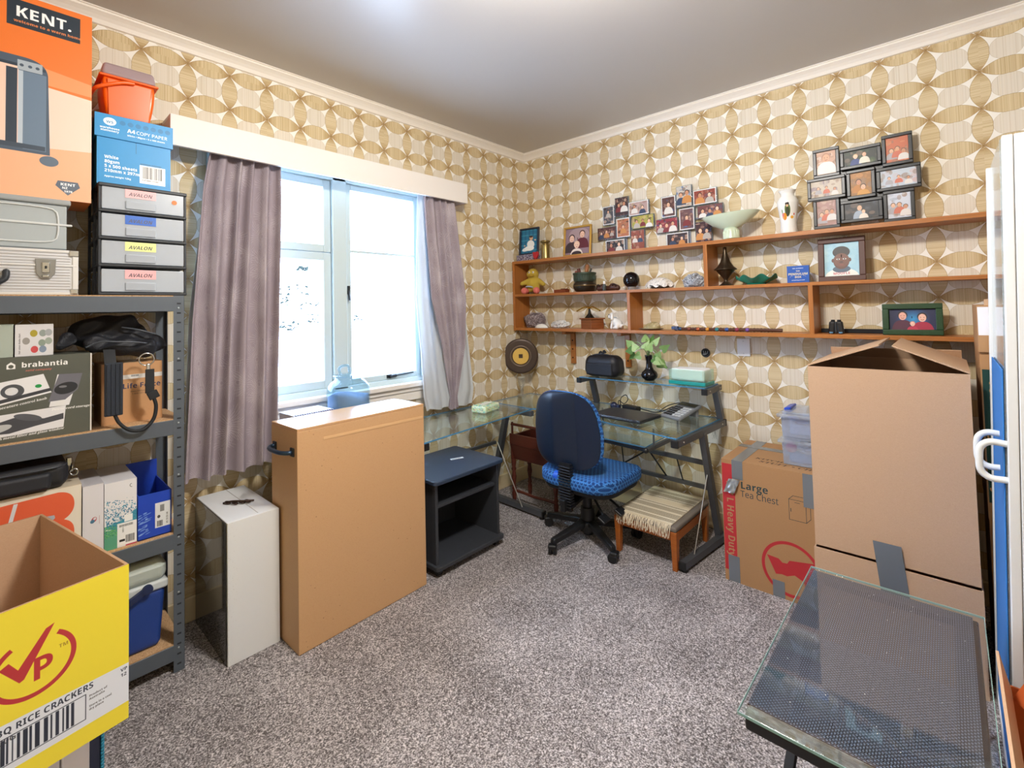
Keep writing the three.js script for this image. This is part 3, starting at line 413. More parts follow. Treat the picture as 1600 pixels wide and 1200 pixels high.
{ const pr = ct(180, 210, 1.6, (x, W, H) => { fill(x, '#1d6f95', 0, 0, W, H); for (let i = 0; i < 5; i++) { x.globalAlpha = 0.5; fill(x, '#0f4a70', i * 40, 0, 14, H); fill(x, '#4aa0bd', 0, i * 44, W, 12); } x.globalAlpha = 1; ell(x, '#e4e6e4', 105, 130, 40, 34, 0.3); ell(x, '#dfe3e3', 60, 170, 46, 18, -0.2); ell(x, '#eef0ee', 92, 165, 50, 22); ell(x, '#cfa98a', 108, 78, 20, 19); ell(x, '#3a2a22', 106, 64, 18, 9); ell(x, '#d8b294', 152, 96, 9, 6); ell(x, '#d8b294', 40, 140, 7, 8); });
  const b = thing('patterned_box', 'small purple and white patterned box under the baby photo', 'box', [0.118, place(top1, 0.118), 0.105]); const bt = ct(180, 50, 4, (x, W, H) => { fill(x, '#4d4263', 0, 0, W, H); for (let i = 0; i < 420; i++) { x.strokeStyle = i % 3 ? '#cfc8d6' : '#2c2440'; x.lineWidth = 1.4; x.beginPath(); x.arc(rnd() * W, rnd() * H, rr(2, 5), rnd() * 6, rnd() * 6 + 2); x.stroke(); } }); mesh('body', rb(0.165, 0.038, 0.10, 0.003).translate(0, 0.019, 0), M(0xffffff, 0.5, { map: bt }), b); mesh('lid', rb(0.169, 0.011, 0.104, 0.003).translate(0, 0.0435, 0), M(0xffffff, 0.5, { map: bt }), b);
  frame('framed_portrait', 'dark blue frame with a baby photo on a patterned box', 0.185, 0.22, 0.014, 0.016, M('#1b2436', 0.4), pr, [0.122, place(top1, 0.12) + 0.0505, 0.105], 0.10, 0.12); }
{ const t = thing('red_heart', 'small red heart ornament beside the baby photo', 'ornament', [0.222, place(top1, 0.22), 0.14]); const s = new THREE.Shape(); s.moveTo(0, 0); s.bezierCurveTo(-0.035, 0.03, -0.03, 0.055, -0.012, 0.052); s.bezierCurveTo(-0.004, 0.05, 0, 0.045, 0, 0.04); s.bezierCurveTo(0, 0.045, 0.004, 0.05, 0.012, 0.052); s.bezierCurveTo(0.03, 0.055, 0.035, 0.03, 0, 0); mesh('heart', extr(s, 0.016, 0.004, 3).translate(0, 0.008, -0.008), M('#b3202c', 0.35), t); mesh('base', cyl(0.013, 0.016, 0.012).translate(0, 0.006, 0), M('#7d1620', 0.4), t); }
{ const t = thing('brass_canister', 'small brass cylinder with ringed cap between two photo frames', 'ornament', [0.297, place(top1, 0.297), 0.11]); mesh('body', lathe([[0, 0], [0.036, 0], [0.036, 0.01], [0.032, 0.014], [0.032, 0.10], [0.036, 0.104], [0.036, 0.112], [0.026, 0.118]], 28), M('#a8955f', 0.28, { metalness: 0.9 }), t); mesh('cap', lathe([[0.026, 0.118], [0.026, 0.128], [0.038, 0.131], [0.038, 0.142], [0.03, 0.147], [0, 0.147]], 28), M('#8f7d4e', 0.3, { metalness: 0.9 }), t); }
{ const pr = ct(220, 220, 1.6, (x, W, H) => { fill(x, '#8d7680', 0, 0, W, H); ell(x, '#a58f94', 120, 60, 90, 60); person(x, 58, 52, 62, '#3c2e35', '#2a1418', '#e9c4b0'); person(x, 150, 26, 60, '#5c1f2c', '#4a2a1c', '#e6bda4'); person(x, 104, 110, 60, '#e3d8d0', '#e2c3a4', '#eccab4'); ell(x, '#2d1d28', 104, 212, 44, 22); });
  frame('framed_portrait', 'gold frame with a portrait of three children', 0.235, 0.225, 0.014, 0.016, M('#c39a48', 0.35, { metalness: 0.5 }), pr, [0.59, place(top1, 0.59), 0.115], 0.12, 0.05); }
// ---- two clusters of clear clip frames ----
const P1 = [[0.776, 0.875, 1.95, 2.088, '#4c4f58', [['#d8d4cc'], '#d8d4cc']], [0.883, 0.989, 1.996, 2.132, '#3c2a2c'], [0.992, 1.143, 1.981, 2.082, '#b59a94'], [0.731, 0.883, 1.847, 1.939, '#54302e'], [0.890, 0.998, 1.845, 1.984, '#b46f4c'], [1.017, 1.176, 1.89, 1.98, '#a9a545'], [0.794, 0.951, 1.742, 1.842, '#2a262b'], [1.0, 1.102, 1.741, 1.886, '#8f4a38']];
const P2 = [[1.221, 1.324, 1.937, 2.079, '#5a3b36'], [1.328, 1.431, 1.986, 2.125, '#c3bdb4'], [1.438, 1.585, 1.981, 2.08, '#8a3b2c'], [1.182, 1.331, 1.84, 1.935, '#8e2f3a'], [1.342, 1.444, 1.838, 1.981, '#6a4a4a'], [1.462, 1.618, 1.897, 1.978, '#6b3c3a'], [1.248, 1.40, 1.738, 1.835, '#3a2b2e'], [1.443, 1.546, 1.737, 1.88, '#3c1f24']];
const acr = P('#e8f2f4', 0.03, { transmission: 0.9, thickness: 0 });
function cluster(label, ps, tint, k) {
  const x0 = ps.reduce((s, q) => Math.min(s, q[0]), 9), xm = (x0 + ps.reduce((s, q) => Math.max(s, q[1]), 0)) / 2;
  const t = thing('photo_collage', label, 'photo frame', [xm - 0.014, 0, 0.022]);
  const low = Math.min(...ps.map((q) => q[2]));
  ps.forEach(([a, b, c, d, bg], i) => {
    const w = b - a, h = d - c, dz = (i % 3) * 0.007, lo = Math.max(c, top1((a + b) / 2) + 0.001), hh = d - lo, cx = (a + b) / 2 - xm, cy = lo + hh / 2;
    const W = w * 1000, H = hh * 1000, hd = Math.min(W, H) * rr(0.24, 0.34), people = [];
    const np = W > H ? 2 + (i % 2) : 1 + (i % 2); for (let q = 0; q < np; q++) people.push([W * (q + 0.7) / (np + 0.4), H * rr(0.2, 0.36), hd * rr(0.8, 1.1), ['#b8b0a8', '#7c2f30', '#e0dcd6', '#35435e', '#c98a4a'][(i + q + k) % 5], ['#2c1a14', '#5a3a22', '#1e1614'][(q + i) % 3], skins[(q + i) % 4]]);
    const pr = snap(W, H, bg, ['#d8b49a', '#3a2522', bg, '#8c6a5c', '#c8a088', tint], people, i % 2 ? null : '#e6e4e2');
    const f = mesh('clip_frame', rb(w, hh, 0.012, 0.002), acr, t, [cx, cy, dz]); f.userData.label = 'clear clip frame'; mesh('photograph', rb(w - 0.008, hh - 0.008, 0.002, 0.0005), gloss(pr), f, [0, 0, 0.0067]); mesh('frame_back', rb(w - 0.002, hh - 0.002, 0.003, 0.0008), M('#5b6382', 0.4), f, [0, 0, -0.0078]);
  });
  mesh('link_bar', merge([rspan(x0 + 0.06 - xm, ps[5][1] - 0.03 - xm, 1.90, 1.912, -0.016, -0.0095, 0.002), rspan(-0.006, 0.006, top1(xm) + 0.001, 2.05, -0.016, -0.0095, 0.002)]), M('#8d93a6', 0.4), t);
}
cluster('cluster of eight small snapshot frames next to the gold frame', P1, '#9a8f6a', 0);
cluster('cluster of eight small snapshot frames with blue edges behind the green bowl', P2, '#3f5f9a', 2);
{ const t = thing('pedestal_bowl', 'pale green ceramic pedestal bowl on the top shelf', 'bowl', [1.674, place(top1, 1.674), 0.134], [0, 0, 0.03]); const cm = M('#ccd8bf', 0.3);
  mesh('bowl', warp(lathe([[0.03, 0.062], [0.055, 0.068], [0.10, 0.092], [0.138, 0.122], [0.158, 0.142], [0.155, 0.145], [0.13, 0.126], [0.09, 0.10], [0.045, 0.078], [0, 0.075]], 48), (v) => { v.z *= 0.55; }), cm, t); const gs = [lathe([[0, 0], [0.044, 0], [0.044, 0.006], [0.039, 0.05], [0.034, 0.066], [0, 0.07]], 32)]; for (let k = 0; k < 16; k++) gs.push(rb(0.006, 0.04, 0.006, 0.002).translate(0.0405, 0.03, 0).rotateY(k / 16 * 6.283)); mesh('foot', merge(gs), cm, t); }
{ const t = thing('china_vase', 'white china vase with a painted figure next to the black multi-frame', 'vase', [1.958, place(top1, 1.958), 0.10]); const vt = ct(314, 240, 2, (x, W, H) => { fill(x, '#ecebe6', 0, 0, W, H); x.translate(-70, 20); ell(x, '#5b6f3a', 235, 95, 15, 34); ell(x, '#2f2a2c', 234, 62, 9, 9); ell(x, '#d9b08a', 234, 72, 6, 7); ell(x, '#37402c', 235, 104, 10, 26); ell(x, '#d68a22', 216, 128, 14, 20); ell(x, '#c6532c', 208, 118, 6, 10); ell(x, '#e0a63c', 260, 134, 10, 8); ell(x, '#c9493a', 272, 118, 4, 6); ell(x, '#7a8f4a', 205, 100, 4, 12); });
  mesh('body', worldUV(lathe([[0, 0], [0.038, 0], [0.040, 0.01], [0.037, 0.06], [0.044, 0.12], [0.0505, 0.16], [0.0505, 0.175], [0.042, 0.195], [0.032, 0.207], [0.032, 0.218], [0.040, 0.233], [0.042, 0.236], [0.036, 0.234], [0.028, 0.215]], 40).rotateY(Math.PI), (x, y, z) => [Math.atan2(x, z) / 6.2832 + 0.5, y / 0.24]), M(0xffffff, 0.25, { map: vt }), t); }
// ---- black nine-opening frame ----
{ const t = thing('multi_photo_frame', 'black nine-opening photo frame with staggered pictures on the top shelf', 'photo frame', [2.276, 0, 0.06], [-0.05, 0, 0]);
  const fr = [[2.076, 2.193, 2.010, 2.162, '#c99f86', '#e2cfc0'], [2.195, 2.363, 2.028, 2.134, '#1c241c', '#3c5a30'], [2.364, 2.481, 2.010, 2.162, '#c06a4a', '#d8a26a'], [2.046, 2.214, 1.893, 2.010, '#c3b6a4', '#8f7f86'], [2.217, 2.335, 1.875, 2.022, '#9a6a34', '#c58a4a'], [2.338, 2.506, 1.890, 2.006, '#b9c2cc', '#c9a8a4'], [2.068, 2.185, 1.742, 1.905, '#a9827a', '#c8b09c'], [2.188, 2.359, 1.757, 1.870, '#23262a', '#4a5058'], [2.360, 2.479, 1.7385, 1.891, '#c6cad4', '#a8adba']];
  const fm = M('#17191d', 0.35);
  fr.forEach(([a, b, c, d, bg, b2], i) => { const w = b - a - 0.001, h = d - c - 0.001, bo = 0.016, W = (w - 2 * bo) * 1000, H = (h - 2 * bo) * 1000, ppl = [];
    if (i === 1) ppl.push([W * 0.36, H * 0.25, H * 0.32, '#2c3f7a', '#c9a27a', skins[3]], [W * 0.62, H * 0.2, H * 0.3, '#ddd6c4', '#6a4a2c', skins[0]]); else if (i === 7) ppl.push([W * 0.45, H * 0.16, H * 0.34, '#9aa6b4', '#5a4a3c', skins[0]], [W * 0.56, H * 0.45, H * 0.24, '#e0d6c8', '#7a5a3c', skins[3]]); else if (i === 0) ppl.push([W * 0.5, H * 0.1, H * 0.36, '#e8e2da', '#b98a70', skins[1]]); else if (i === 4) ppl.push([W * 0.4, H * 0.3, H * 0.24, '#b4742c', '#3a2418', skins[2]], [W * 0.6, H * 0.52, H * 0.24, '#c98f3c', '#3a2418', skins[0]]); else for (let q = 0; q < 3; q++) ppl.push([W * (0.25 + q * 0.26), H * rr(0.35, 0.5), H * 0.18, ['#a8a2a6', '#c46a50', '#d8d2cc'][q], '#6a5444', skins[q]]);
    const f = mesh('opening', merge([rb(w, bo, 0.02, 0.003).translate(0, (h - bo) / 2, 0), rb(w, bo, 0.02, 0.003).translate(0, -(h - bo) / 2, 0), rb(bo, h - 2 * bo, 0.02, 0.003).translate((w - bo) / 2, 0, 0), rb(bo, h - 2 * bo, 0.02, 0.003).translate(-(w - bo) / 2, 0, 0), bx(w - 0.004, h - 0.004, 0.004, 0, 0, -0.008)]), fm, t, [(a + b) / 2 - 2.276, (c + d) / 2 + 0.002, (i % 2) * 0.005]);
    mesh('photograph', rb(W / 1000 + 0.003, H / 1000 + 0.003, 0.003, 0.0005), gloss(snap(W, H, bg, [bg, b2, '#8a6f5c'], ppl, null)), f, [0, 0, 0.001]); });
  mesh('backboard', rspan(-0.16, 0.16, 1.765, 2.10, -0.016, -0.0105, 0.002), fm, t); t.position.y = 0; t.rotation.x = 0; }
// ================= middle tier =================
{ const t = thing('plush_chick', 'yellow plush chick with pink feet at the left end of the middle tier', 'soft toy', [0.155, place(top2, 0.155), 0.095], [0, 0.35, 0]); const yl = M('#b99f3c', 0.98);
  mesh('body', blob([[0, 0.075, 0, 0.05, 0, 0.095, 0, 0.045], [0, 0.158, 0.008, 0.046], [-0.05, 0.10, 0.01, 0.02, -0.085, 0.085, 0.03, 0.016], [0.05, 0.10, 0.01, 0.022, 0.09, 0.075, 0.02, 0.016], [-0.03, 0.04, 0.02, 0.026], [0.03, 0.04, 0.02, 0.026], [-0.04, 0.158, -0.01, 0.02]], 0.02, [0, 0.105, 0], 0.125, 44), yl, t);
  mesh('beak', blob([[-0.014, 0.145, 0.052, 0.011, 0.014, 0.145, 0.052, 0.011], [0, 0.142, 0.062, 0.009]], 0.008, [0, 0.145, 0.055], 0.035, 22), M('#a98a2a', 0.9), t);
  for (const s of [-1, 1]) { mesh('foot', blob([[s * 0.045, 0.026, 0.05, 0.022, s * 0.05, 0.026, 0.075, 0.026]], 0.01, [s * 0.048, 0.028, 0.062], 0.056, 24), M('#d9736a', 0.95), t); const e = mesh('eye', new THREE.SphereGeometry(0.008, 12, 8).scale(1, 1.1, 0.6), M('#f2eee8', 0.3), t, [s * 0.016, 0.17, 0.049]); mesh('pupil', new THREE.SphereGeometry(0.004, 10, 8), blackPlastic, e, [0, 0, 0.004]); } mesh('scarf', new THREE.TorusGeometry(0.026, 0.006, 8, 20).rotateX(1.3).translate(-0.02, 0.052, 0.045), M('#9fb0c0', 0.9), t); }
{ const t = thing('wooden_block', 'small reddish wooden block beside the plush chick', 'ornament', [0.44, place(top2, 0.44), 0.11], [0, -0.15, 0]); mesh('block', rb(0.12, 0.026, 0.05, 0.003).translate(0, 0.013, 0), M('#7d3b22', 0.5), t); mesh('notch', rb(0.03, 0.005, 0.052, 0.002).translate(0.03, 0.0285, 0), M('#5e2a18', 0.5), t); }
{ const t = thing('bronze_pot', 'dark green and bronze ornamental pot holding short sticks', 'pot', [0.64, place(top2, 0.64), 0.098]); mesh('base', lathe([[0, 0], [0.058, 0], [0.072, 0.012], [0.084, 0.035], [0.083, 0.055], [0.072, 0.07], [0.07, 0.074]], 36), M('#3a3128', 0.32, { metalness: 0.6 }), t);
  const gs = []; for (let k = 0; k < 30; k++) gs.push(rb(0.006, 0.036, 0.006, 0.002).translate(0.077, 0.103, 0).rotateY(k / 30 * 6.283)); mesh('collar', merge([lathe([[0.07, 0.074], [0.078, 0.08], [0.074, 0.085], [0.078, 0.12], [0.084, 0.126], [0.085, 0.138], [0.078, 0.14], [0.072, 0.13], [0.068, 0.09], [0, 0.088]], 36), ...gs]), M('#3d4a3c', 0.45, { metalness: 0.35 }), t);
  mesh('ring', merge([new THREE.TorusGeometry(0.083, 0.004, 8, 40).rotateX(1.5708).translate(0, 0.045, 0)]), M('#8a7450', 0.3, { metalness: 0.8 }), t);
  for (const [x, z, h, c, r] of [[0.028, 0.01, 0.195, '#9a6238', 0.013], [-0.03, 0.02, 0.17, '#5b2418', 0.012], [-0.055, 0.01, 0.155, '#8a4a3a', 0.009], [0.055, 0.012, 0.165, '#4a4a48', 0.007]]) mesh('stick', rod([x * 0.5, 0.09, z], [x * 1.25, h, z], r, 12), M(c, 0.6), t); }
{ const t = thing('carved_holder', 'dark carved wooden holder with hollows, beside the bronze pot', 'ornament', [0.832, place(top2, 0.832), 0.10]); mesh('carving', merge([blob([[-0.07, 0.02, 0, 0.02, -0.04, 0.028, 0, 0.022], [0.04, 0.028, 0, 0.024, 0.075, 0.018, 0, 0.02], [-0.04, 0.018, 0, 0.018, 0.04, 0.016, 0, 0.017]], 0.012, [0, 0.022, 0], 0.12, 40).translate(0, 0.002, 0)]), M('#4b2a1c', 0.5), t); for (const s of [-0.062, 0.062]) mesh('hollow', new THREE.TorusGeometry(0.013, 0.005, 8, 18).rotateX(0.5).translate(s, 0.034, 0.02), M('#2b150d', 0.6), t); }
{ const t = thing('oil_bottle', 'tiny dropper bottle with white cap in the carved holder', 'bottle', [0.826, place(top2, 0.826), 0.135]); mesh('bottle', lathe([[0, 0], [0.012, 0], [0.013, 0.004], [0.013, 0.036], [0.008, 0.044], [0.008, 0.048]], 20), M('#3c4240', 0.15), t); mesh('cap', cyl(0.0085, 0.0095, 0.022, 16).translate(0, 0.059, 0), M('#eeeeee', 0.4), t); }
{ const t = thing('black_sphere', 'polished black stone sphere on a small clear stand', 'ornament', [1.014, place(top2, 1.014), 0.10]); mesh('sphere', new THREE.SphereGeometry(0.054, 40, 28).translate(0, 0.068, 0), M('#0c0e14', 0.06), t); mesh('stand', lathe([[0.024, 0.0], [0.03, 0.0], [0.024, 0.012], [0.029, 0.021], [0.025, 0.022], [0.02, 0.012]], 28), P('#d9d4d0', 0.1, { transmission: 0.7, thickness: 0 }), t); }
const pebble = (n, base, cols) => rep(ct(100, 100, 2.5, (x, W, H) => { fill(x, base, 0, 0, W, H); for (let i = 0; i < n; i++) { x.globalAlpha = rr(0.4, 1); ell(x, cols[i % cols.length], rnd() * W, rnd() * H, rr(0.8, 3.6), rr(0.8, 3.2), rnd() * 3); } x.globalAlpha = 1; }));
const rockUV = (g) => worldUV(g, (x, y, z) => [x * 10 + z * 4, y * 10 + z * 3]);
{ const t = thing('clam_shell', 'frilled white shell with dark edge, right of the black sphere', 'shell', [1.213, place(top2, 1.213), 0.10]); const f = (q, s) => { const g = new THREE.SphereGeometry(1, 48, 20, 0, 6.283, 0, 1.5708); return warp(g, (v) => { const a = Math.atan2(v.z, v.x), e = 1 - v.y; const w = 1 + 0.07 * Math.sin(a * 9 + s) * e; v.x *= 0.093 * w; v.z *= 0.05 * w; v.y = v.y * 0.06 + 0.007 * Math.sin(a * 11 + s) * e * e + q; }); }; mesh('upper_valve', rockUV(f(0.014, 0)), M(0xffffff, 0.6, { map: pebble(220, '#d9d3cb', ['#f2eee8', '#b9b0a8', '#8f8a86', '#efe2d4']) }), t); mesh('lower_valve', rockUV(warp(f(0, 1.5), (v) => { v.x *= 0.9; v.y = v.y * -0.35 + 0.022; })), M(0xffffff, 0.6, { map: pebble(220, '#4a4c4a', ['#20221f', '#8c8f8a', '#d8d6d0']) }), t); }
solo('grey_crystal', 'rough grey crystal rock beside the timber divider', 'rock', rockUV(rock(0.056, 1.12, 0.86, 0.75, 0.28, 2.2, 3.1).translate(0, 0.035, 0)), M(0xffffff, 0.55, { map: pebble(420, '#8d9198', ['#c9ced4', '#6a6e76', '#4c5058', '#e4e8ea']) }), [1.435, place(top2, 1.435), 0.10]);
{ const t = thing('bronze_burner', 'dark bronze spired incense burner right of the divider', 'ornament', [1.623, place(top2, 1.623), 0.10]); const bm = M('#4d4234', 0.3, { metalness: 0.75 }); mesh('base', lathe([[0, 0], [0.041, 0], [0.041, 0.004], [0.028, 0.012], [0.012, 0.026], [0.011, 0.038], [0.02, 0.052], [0.045, 0.082], [0.052, 0.092]], 32), bm, t); mesh('lid', lathe([[0.052, 0.0925], [0.062, 0.094], [0.062, 0.099], [0.046, 0.112], [0.028, 0.140], [0.016, 0.178], [0.010, 0.205], [0.010, 0.226], [0, 0.230]], 32), bm, t); }
{ const t = thing('ruffled_dish', 'glossy green ruffled glass dish in the middle tier', 'dish', [1.785, place(top2, 1.785), 0.098]); const g = lathe([[0, 0.006], [0.045, 0.004], [0.06, 0.012], [0.085, 0.028], [0.108, 0.044], [0.104, 0.047], [0.08, 0.033], [0.055, 0.018], [0, 0.012]], 96); warp(g, (v) => { const r = Math.hypot(v.x, v.z), a = Math.atan2(v.z, v.x), e = Math.max(0, (r - 0.05) / 0.058); v.y += 0.012 * e * Math.sin(a * 7); v.z *= 0.7; }); mesh('dish', g, P('#0f7a66', 0.08, { clearcoat: 1 }), t); mesh('foot', lathe([[0, 0], [0.05, 0], [0.052, 0.007], [0, 0.009]], 40).scale(1, 1, 0.75), P('#0f7a66', 0.1), t); }
{ const t = thing('gift_box', 'small bright blue box with gold lettering next to the dark wooden frame', 'box', [1.995, place(top2, 1.995), 0.105], [0, 0.08, 0]); const f = ct(100, 88, 5, (x, W, H) => { fill(x, '#1c57b0', 0, 0, W, H); text(x, 'TIM LAURENCE', 50, 12, 7, '#cfd8e6', { align: 'center' }); text(x, 'THE', 50, 28, 10, '#e6d9a0', { align: 'center' }); text(x, 'PENDULUM', 50, 46, 17, '#e6d9a0', { align: 'center', sx: 0.95 }); text(x, 'BOX', 50, 62, 15, '#e6d9a0', { align: 'center' }); text(x, 'everything you need', 50, 75, 6, '#e6ecf4', { align: 'center' }); x.strokeStyle = '#e6d9a0'; x.lineWidth = 0.8; x.beginPath(); x.arc(24, 60, 10, 3.3, 5); x.stroke(); x.beginPath(); x.arc(76, 60, 10, 4.4, 6); x.stroke(); }); const bl = M('#1c57b0', 0.4); mesh('body', bx(0.10, 0.086, 0.045, 0, 0.043, 0), [bl, bl, bl, bl, M(0xffffff, 0.35, { map: f }), bl], t); mesh('lid_band', bx(0.1012, 0.004, 0.0462, 0, 0.088, 0), bl, t); }
{ const pr = ct(145, 176, 2.2, (x, W, H) => { fill(x, '#9cc6d4', 0, 0, W, H); for (let i = 0; i < 60; i++) { x.globalAlpha = 0.15; ell(x, i % 2 ? '#6fa6c0' : '#c4dde0', rnd() * W, rnd() * H, rr(6, 20), rr(6, 20)); } x.globalAlpha = 1; ell(x, '#e2e4dc', 72, 176, 68, 42); ell(x, '#45586a', 72, 138, 36, 18); ell(x, '#5a3527', 72, 96, 33, 42); ell(x, '#1d1310', 72, 50, 35, 30); ell(x, '#6b3f2e', 72, 92, 31, 36); ell(x, '#5a3527', 38, 92, 6, 10); ell(x, '#5a3527', 106, 92, 6, 10); for (const s of [-1, 1]) { ell(x, '#f0ece6', 72 + s * 13, 86, 7, 4); ell(x, '#1a100c', 72 + s * 13, 86, 3.4, 3.6); } ell(x, '#4a2a1e', 72, 102, 8, 5); ell(x, '#7a3f36', 72, 116, 11, 4); text(x, 'MOOFLE', 72, 166, 17, '#b4414a', { align: 'center' }); });
  frame('framed_portrait', 'dark brown wooden frame with a child portrait in the middle tier', 0.198, 0.222, 0.026, 0.018, M('#4a2314', 0.5), pr, [2.186, place(top2, 2.186), 0.115], 0.10, 0); }
// ================= lower tier =================
solo('lava_rock', 'speckled purplish lava rock at the left end of the lower tier', 'rock', rockUV(rock(0.078, 1.25, 0.88, 0.72, 0.25, 1.8, 8.2).translate(0, 0.05, 0)), M(0xffffff, 0.85, { map: pebble(700, '#76696c', ['#b9adae', '#4d4348', '#8f8286', '#d6cccc', '#3a3236']) }), [0.142, place(top3, 0.142), 0.075]);
solo('white_shell', 'small white scalloped shell in front of the lava rock', 'shell', warp(new THREE.SphereGeometry(0.05, 40, 20, 0, 6.283, 0, 1.57), (v) => { const a = Math.atan2(v.z, v.x); const w = 1 + 0.06 * Math.sin(a * 14) * (1 - v.y / 0.05); v.x *= 1.15 * w; v.z *= 0.5 * w; v.y = v.y * 0.62 + 0.001; }), M('#e9e6e0', 0.5), [0.268, place(top3, 0.268), 0.148]);
solo('black_white_rock', 'black and white mottled rock left of the wooden box', 'rock', rockUV(rock(0.052, 1.5, 0.66, 0.85, 0.26, 2.4, 5.7).translate(0, 0.024, 0)), M(0xffffff, 0.7, { map: pebble(160, '#d9d9d8', ['#24272a', '#f2f2f0', '#4c5054', '#c9c6c0']) }), [0.41, place(top3, 0.41), 0.095]);
{ const t = thing('wooden_box', 'square wooden trinket box with overhanging lid on the lower tier', 'box', [0.692, place(top3, 0.692), 0.095], [0, -0.42, 0]); const wm = M(0xffffff, 0.35, { map: woodTex('#8c4c24', '#5f2f12', '#a8683a', 256, 256) }); mesh('body', rb(0.135, 0.066, 0.105, 0.003).translate(0, 0.033, 0), wm, t); mesh('lid', rb(0.152, 0.01, 0.122, 0.003).translate(0, 0.0715, 0), wm, t); mesh('seam', bx(0.136, 0.0012, 0.106, 0, 0.045, 0), M('#3a1c0c', 0.6), t); }
{ const t = thing('brass_bird', 'brass bird with spread wings on a black cone atop the wooden box', 'ornament', [0.672, place(top3, 0.68) + 0.077, 0.095]); mesh('cone', lathe([[0, 0], [0.034, 0], [0.034, 0.004], [0.012, 0.03], [0.007, 0.062], [0, 0.064]], 24), M('#15120f', 0.2), t); const br = M('#c79a3c', 0.25, { metalness: 0.9 }); mesh('wings', merge([-1, 1].map((s) => tube([[0, 0.072, 0], [s * 0.03, 0.078, 0.004], [s * 0.065, 0.066, 0.008], [s * 0.098, 0.05, 0.01]], 0.005, 20, 6).scale(1, 1, 1.6))), br, t); mesh('body', new THREE.SphereGeometry(0.01, 14, 10).scale(1, 0.9, 2).translate(0, 0.071, 0), br, t); }
{ const t = thing('china_dog', 'white china puppy figurine sitting beside the timber divider', 'figurine', [0.888, place(top3, 0.888), 0.10], [0, -0.25, 0]); const wc = M('#ecebe8', 0.22);
  mesh('body', blob([[0.02, 0.035, 0, 0.03, -0.012, 0.06, 0, 0.022], [-0.03, 0.092, 0.004, 0.024, -0.045, 0.086, 0.012, 0.014], [-0.02, 0.05, 0.014, 0.011, -0.028, 0.008, 0.018, 0.008], [-0.014, 0.05, -0.014, 0.011, -0.022, 0.008, -0.014, 0.008], [0.03, 0.014, 0.024, 0.014, 0.008, 0.01, 0.03, 0.009], [0.03, 0.014, -0.024, 0.014, 0.008, 0.01, -0.03, 0.009], [0.045, 0.018, 0, 0.01, 0.062, 0.03, 0, 0.006], [-0.014, 0.1, 0.022, 0.008, -0.01, 0.07, 0.027, 0.01], [-0.016, 0.1, -0.02, 0.008, -0.01, 0.07, -0.026, 0.01]], 0.009, [0.005, 0.06, 0], 0.075, 48), wc, t); mesh('nose', new THREE.SphereGeometry(0.0045, 10, 8).translate(-0.059, 0.089, 0.016), blackPlastic, t); for (const [z, x] of [[0.024, -0.042], [-0.006, -0.052]]) mesh('eye', new THREE.SphereGeometry(0.0035, 10, 8).translate(x, 0.101, z), M('#3f5a78', 0.2), t); mesh('collar', new THREE.TorusGeometry(0.021, 0.003, 8, 24).rotateX(1.2).rotateZ(0.3).translate(-0.02, 0.072, 0), M('#8fa6c0', 0.3), t); }
{ const t = thing('paua_shell', 'olive and cream shell resting on a flat dish on the lower tier', 'shell', [1.143, place(top3, 1.143), 0.095]); mesh('dish', lathe([[0, 0], [0.06, 0], [0.082, 0.008], [0.08, 0.01], [0.055, 0.005], [0, 0.004]], 40).scale(1, 1, 0.8), M('#7a6a5a', 0.4), t); mesh('shell', rockUV(warp(new THREE.SphereGeometry(0.055, 40, 20, 0, 6.283, 0, 1.57), (v) => { const a = Math.atan2(v.z, v.x), w = 1 + 0.1 * noise.noise(3 * Math.cos(a), 3 * Math.sin(a), 1); v.x = v.x * 1.05 * w + v.y * 0.35; v.z *= 0.7 * w; v.y = v.y * 0.78 * (1 + 0.06 * Math.sin(a * 8)) + 0.006; })), M(0xffffff, 0.4, { map: pebble(200, '#a39468', ['#8a7a4c', '#c9bc94', '#6f6a4a', '#dcd2b4']) }), t); }
{ const t = thing('beaded_stick', 'long dark carved stick strung with coloured beads on the lower tier', 'ornament', [1.61, place(top3, 1.61) + 0.011, 0.12], [0, 0.02, TILT]); mesh('shaft', merge([rod([-0.295, 0, 0], [0.30, 0.0, 0], 0.0095, 10), ...Array.from({ length: 26 }, (_, k) => new THREE.TorusGeometry(0.0098, 0.0018, 5, 12).rotateY(1.57 + (k % 2 ? 0.5 : -0.5)).translate(-0.2 + k * 0.018, 0, 0))]), M('#4e2a1a', 0.5), t); const cols = ['#2f4f7a', '#7c3f2c', '#a4522c', '#c98a2c', '#2a7f8a', '#2f56a4', '#8a2f4a', '#6a4a9a']; cols.forEach((c, k) => mesh('bead', new THREE.SphereGeometry(0.0125, 14, 10).scale(1.2, 0.9, 1).translate(-0.26 + k * 0.055, 0, 0), M(c, 0.25), t)); mesh('tassel', merge([rb(0.04, 0.02, 0.03, 0.005).translate(-0.29, 0.006, 0.005), new THREE.SphereGeometry(0.011, 10, 8).translate(-0.277, 0, 0.02)]), M('#3f4f74', 0.6), t); }
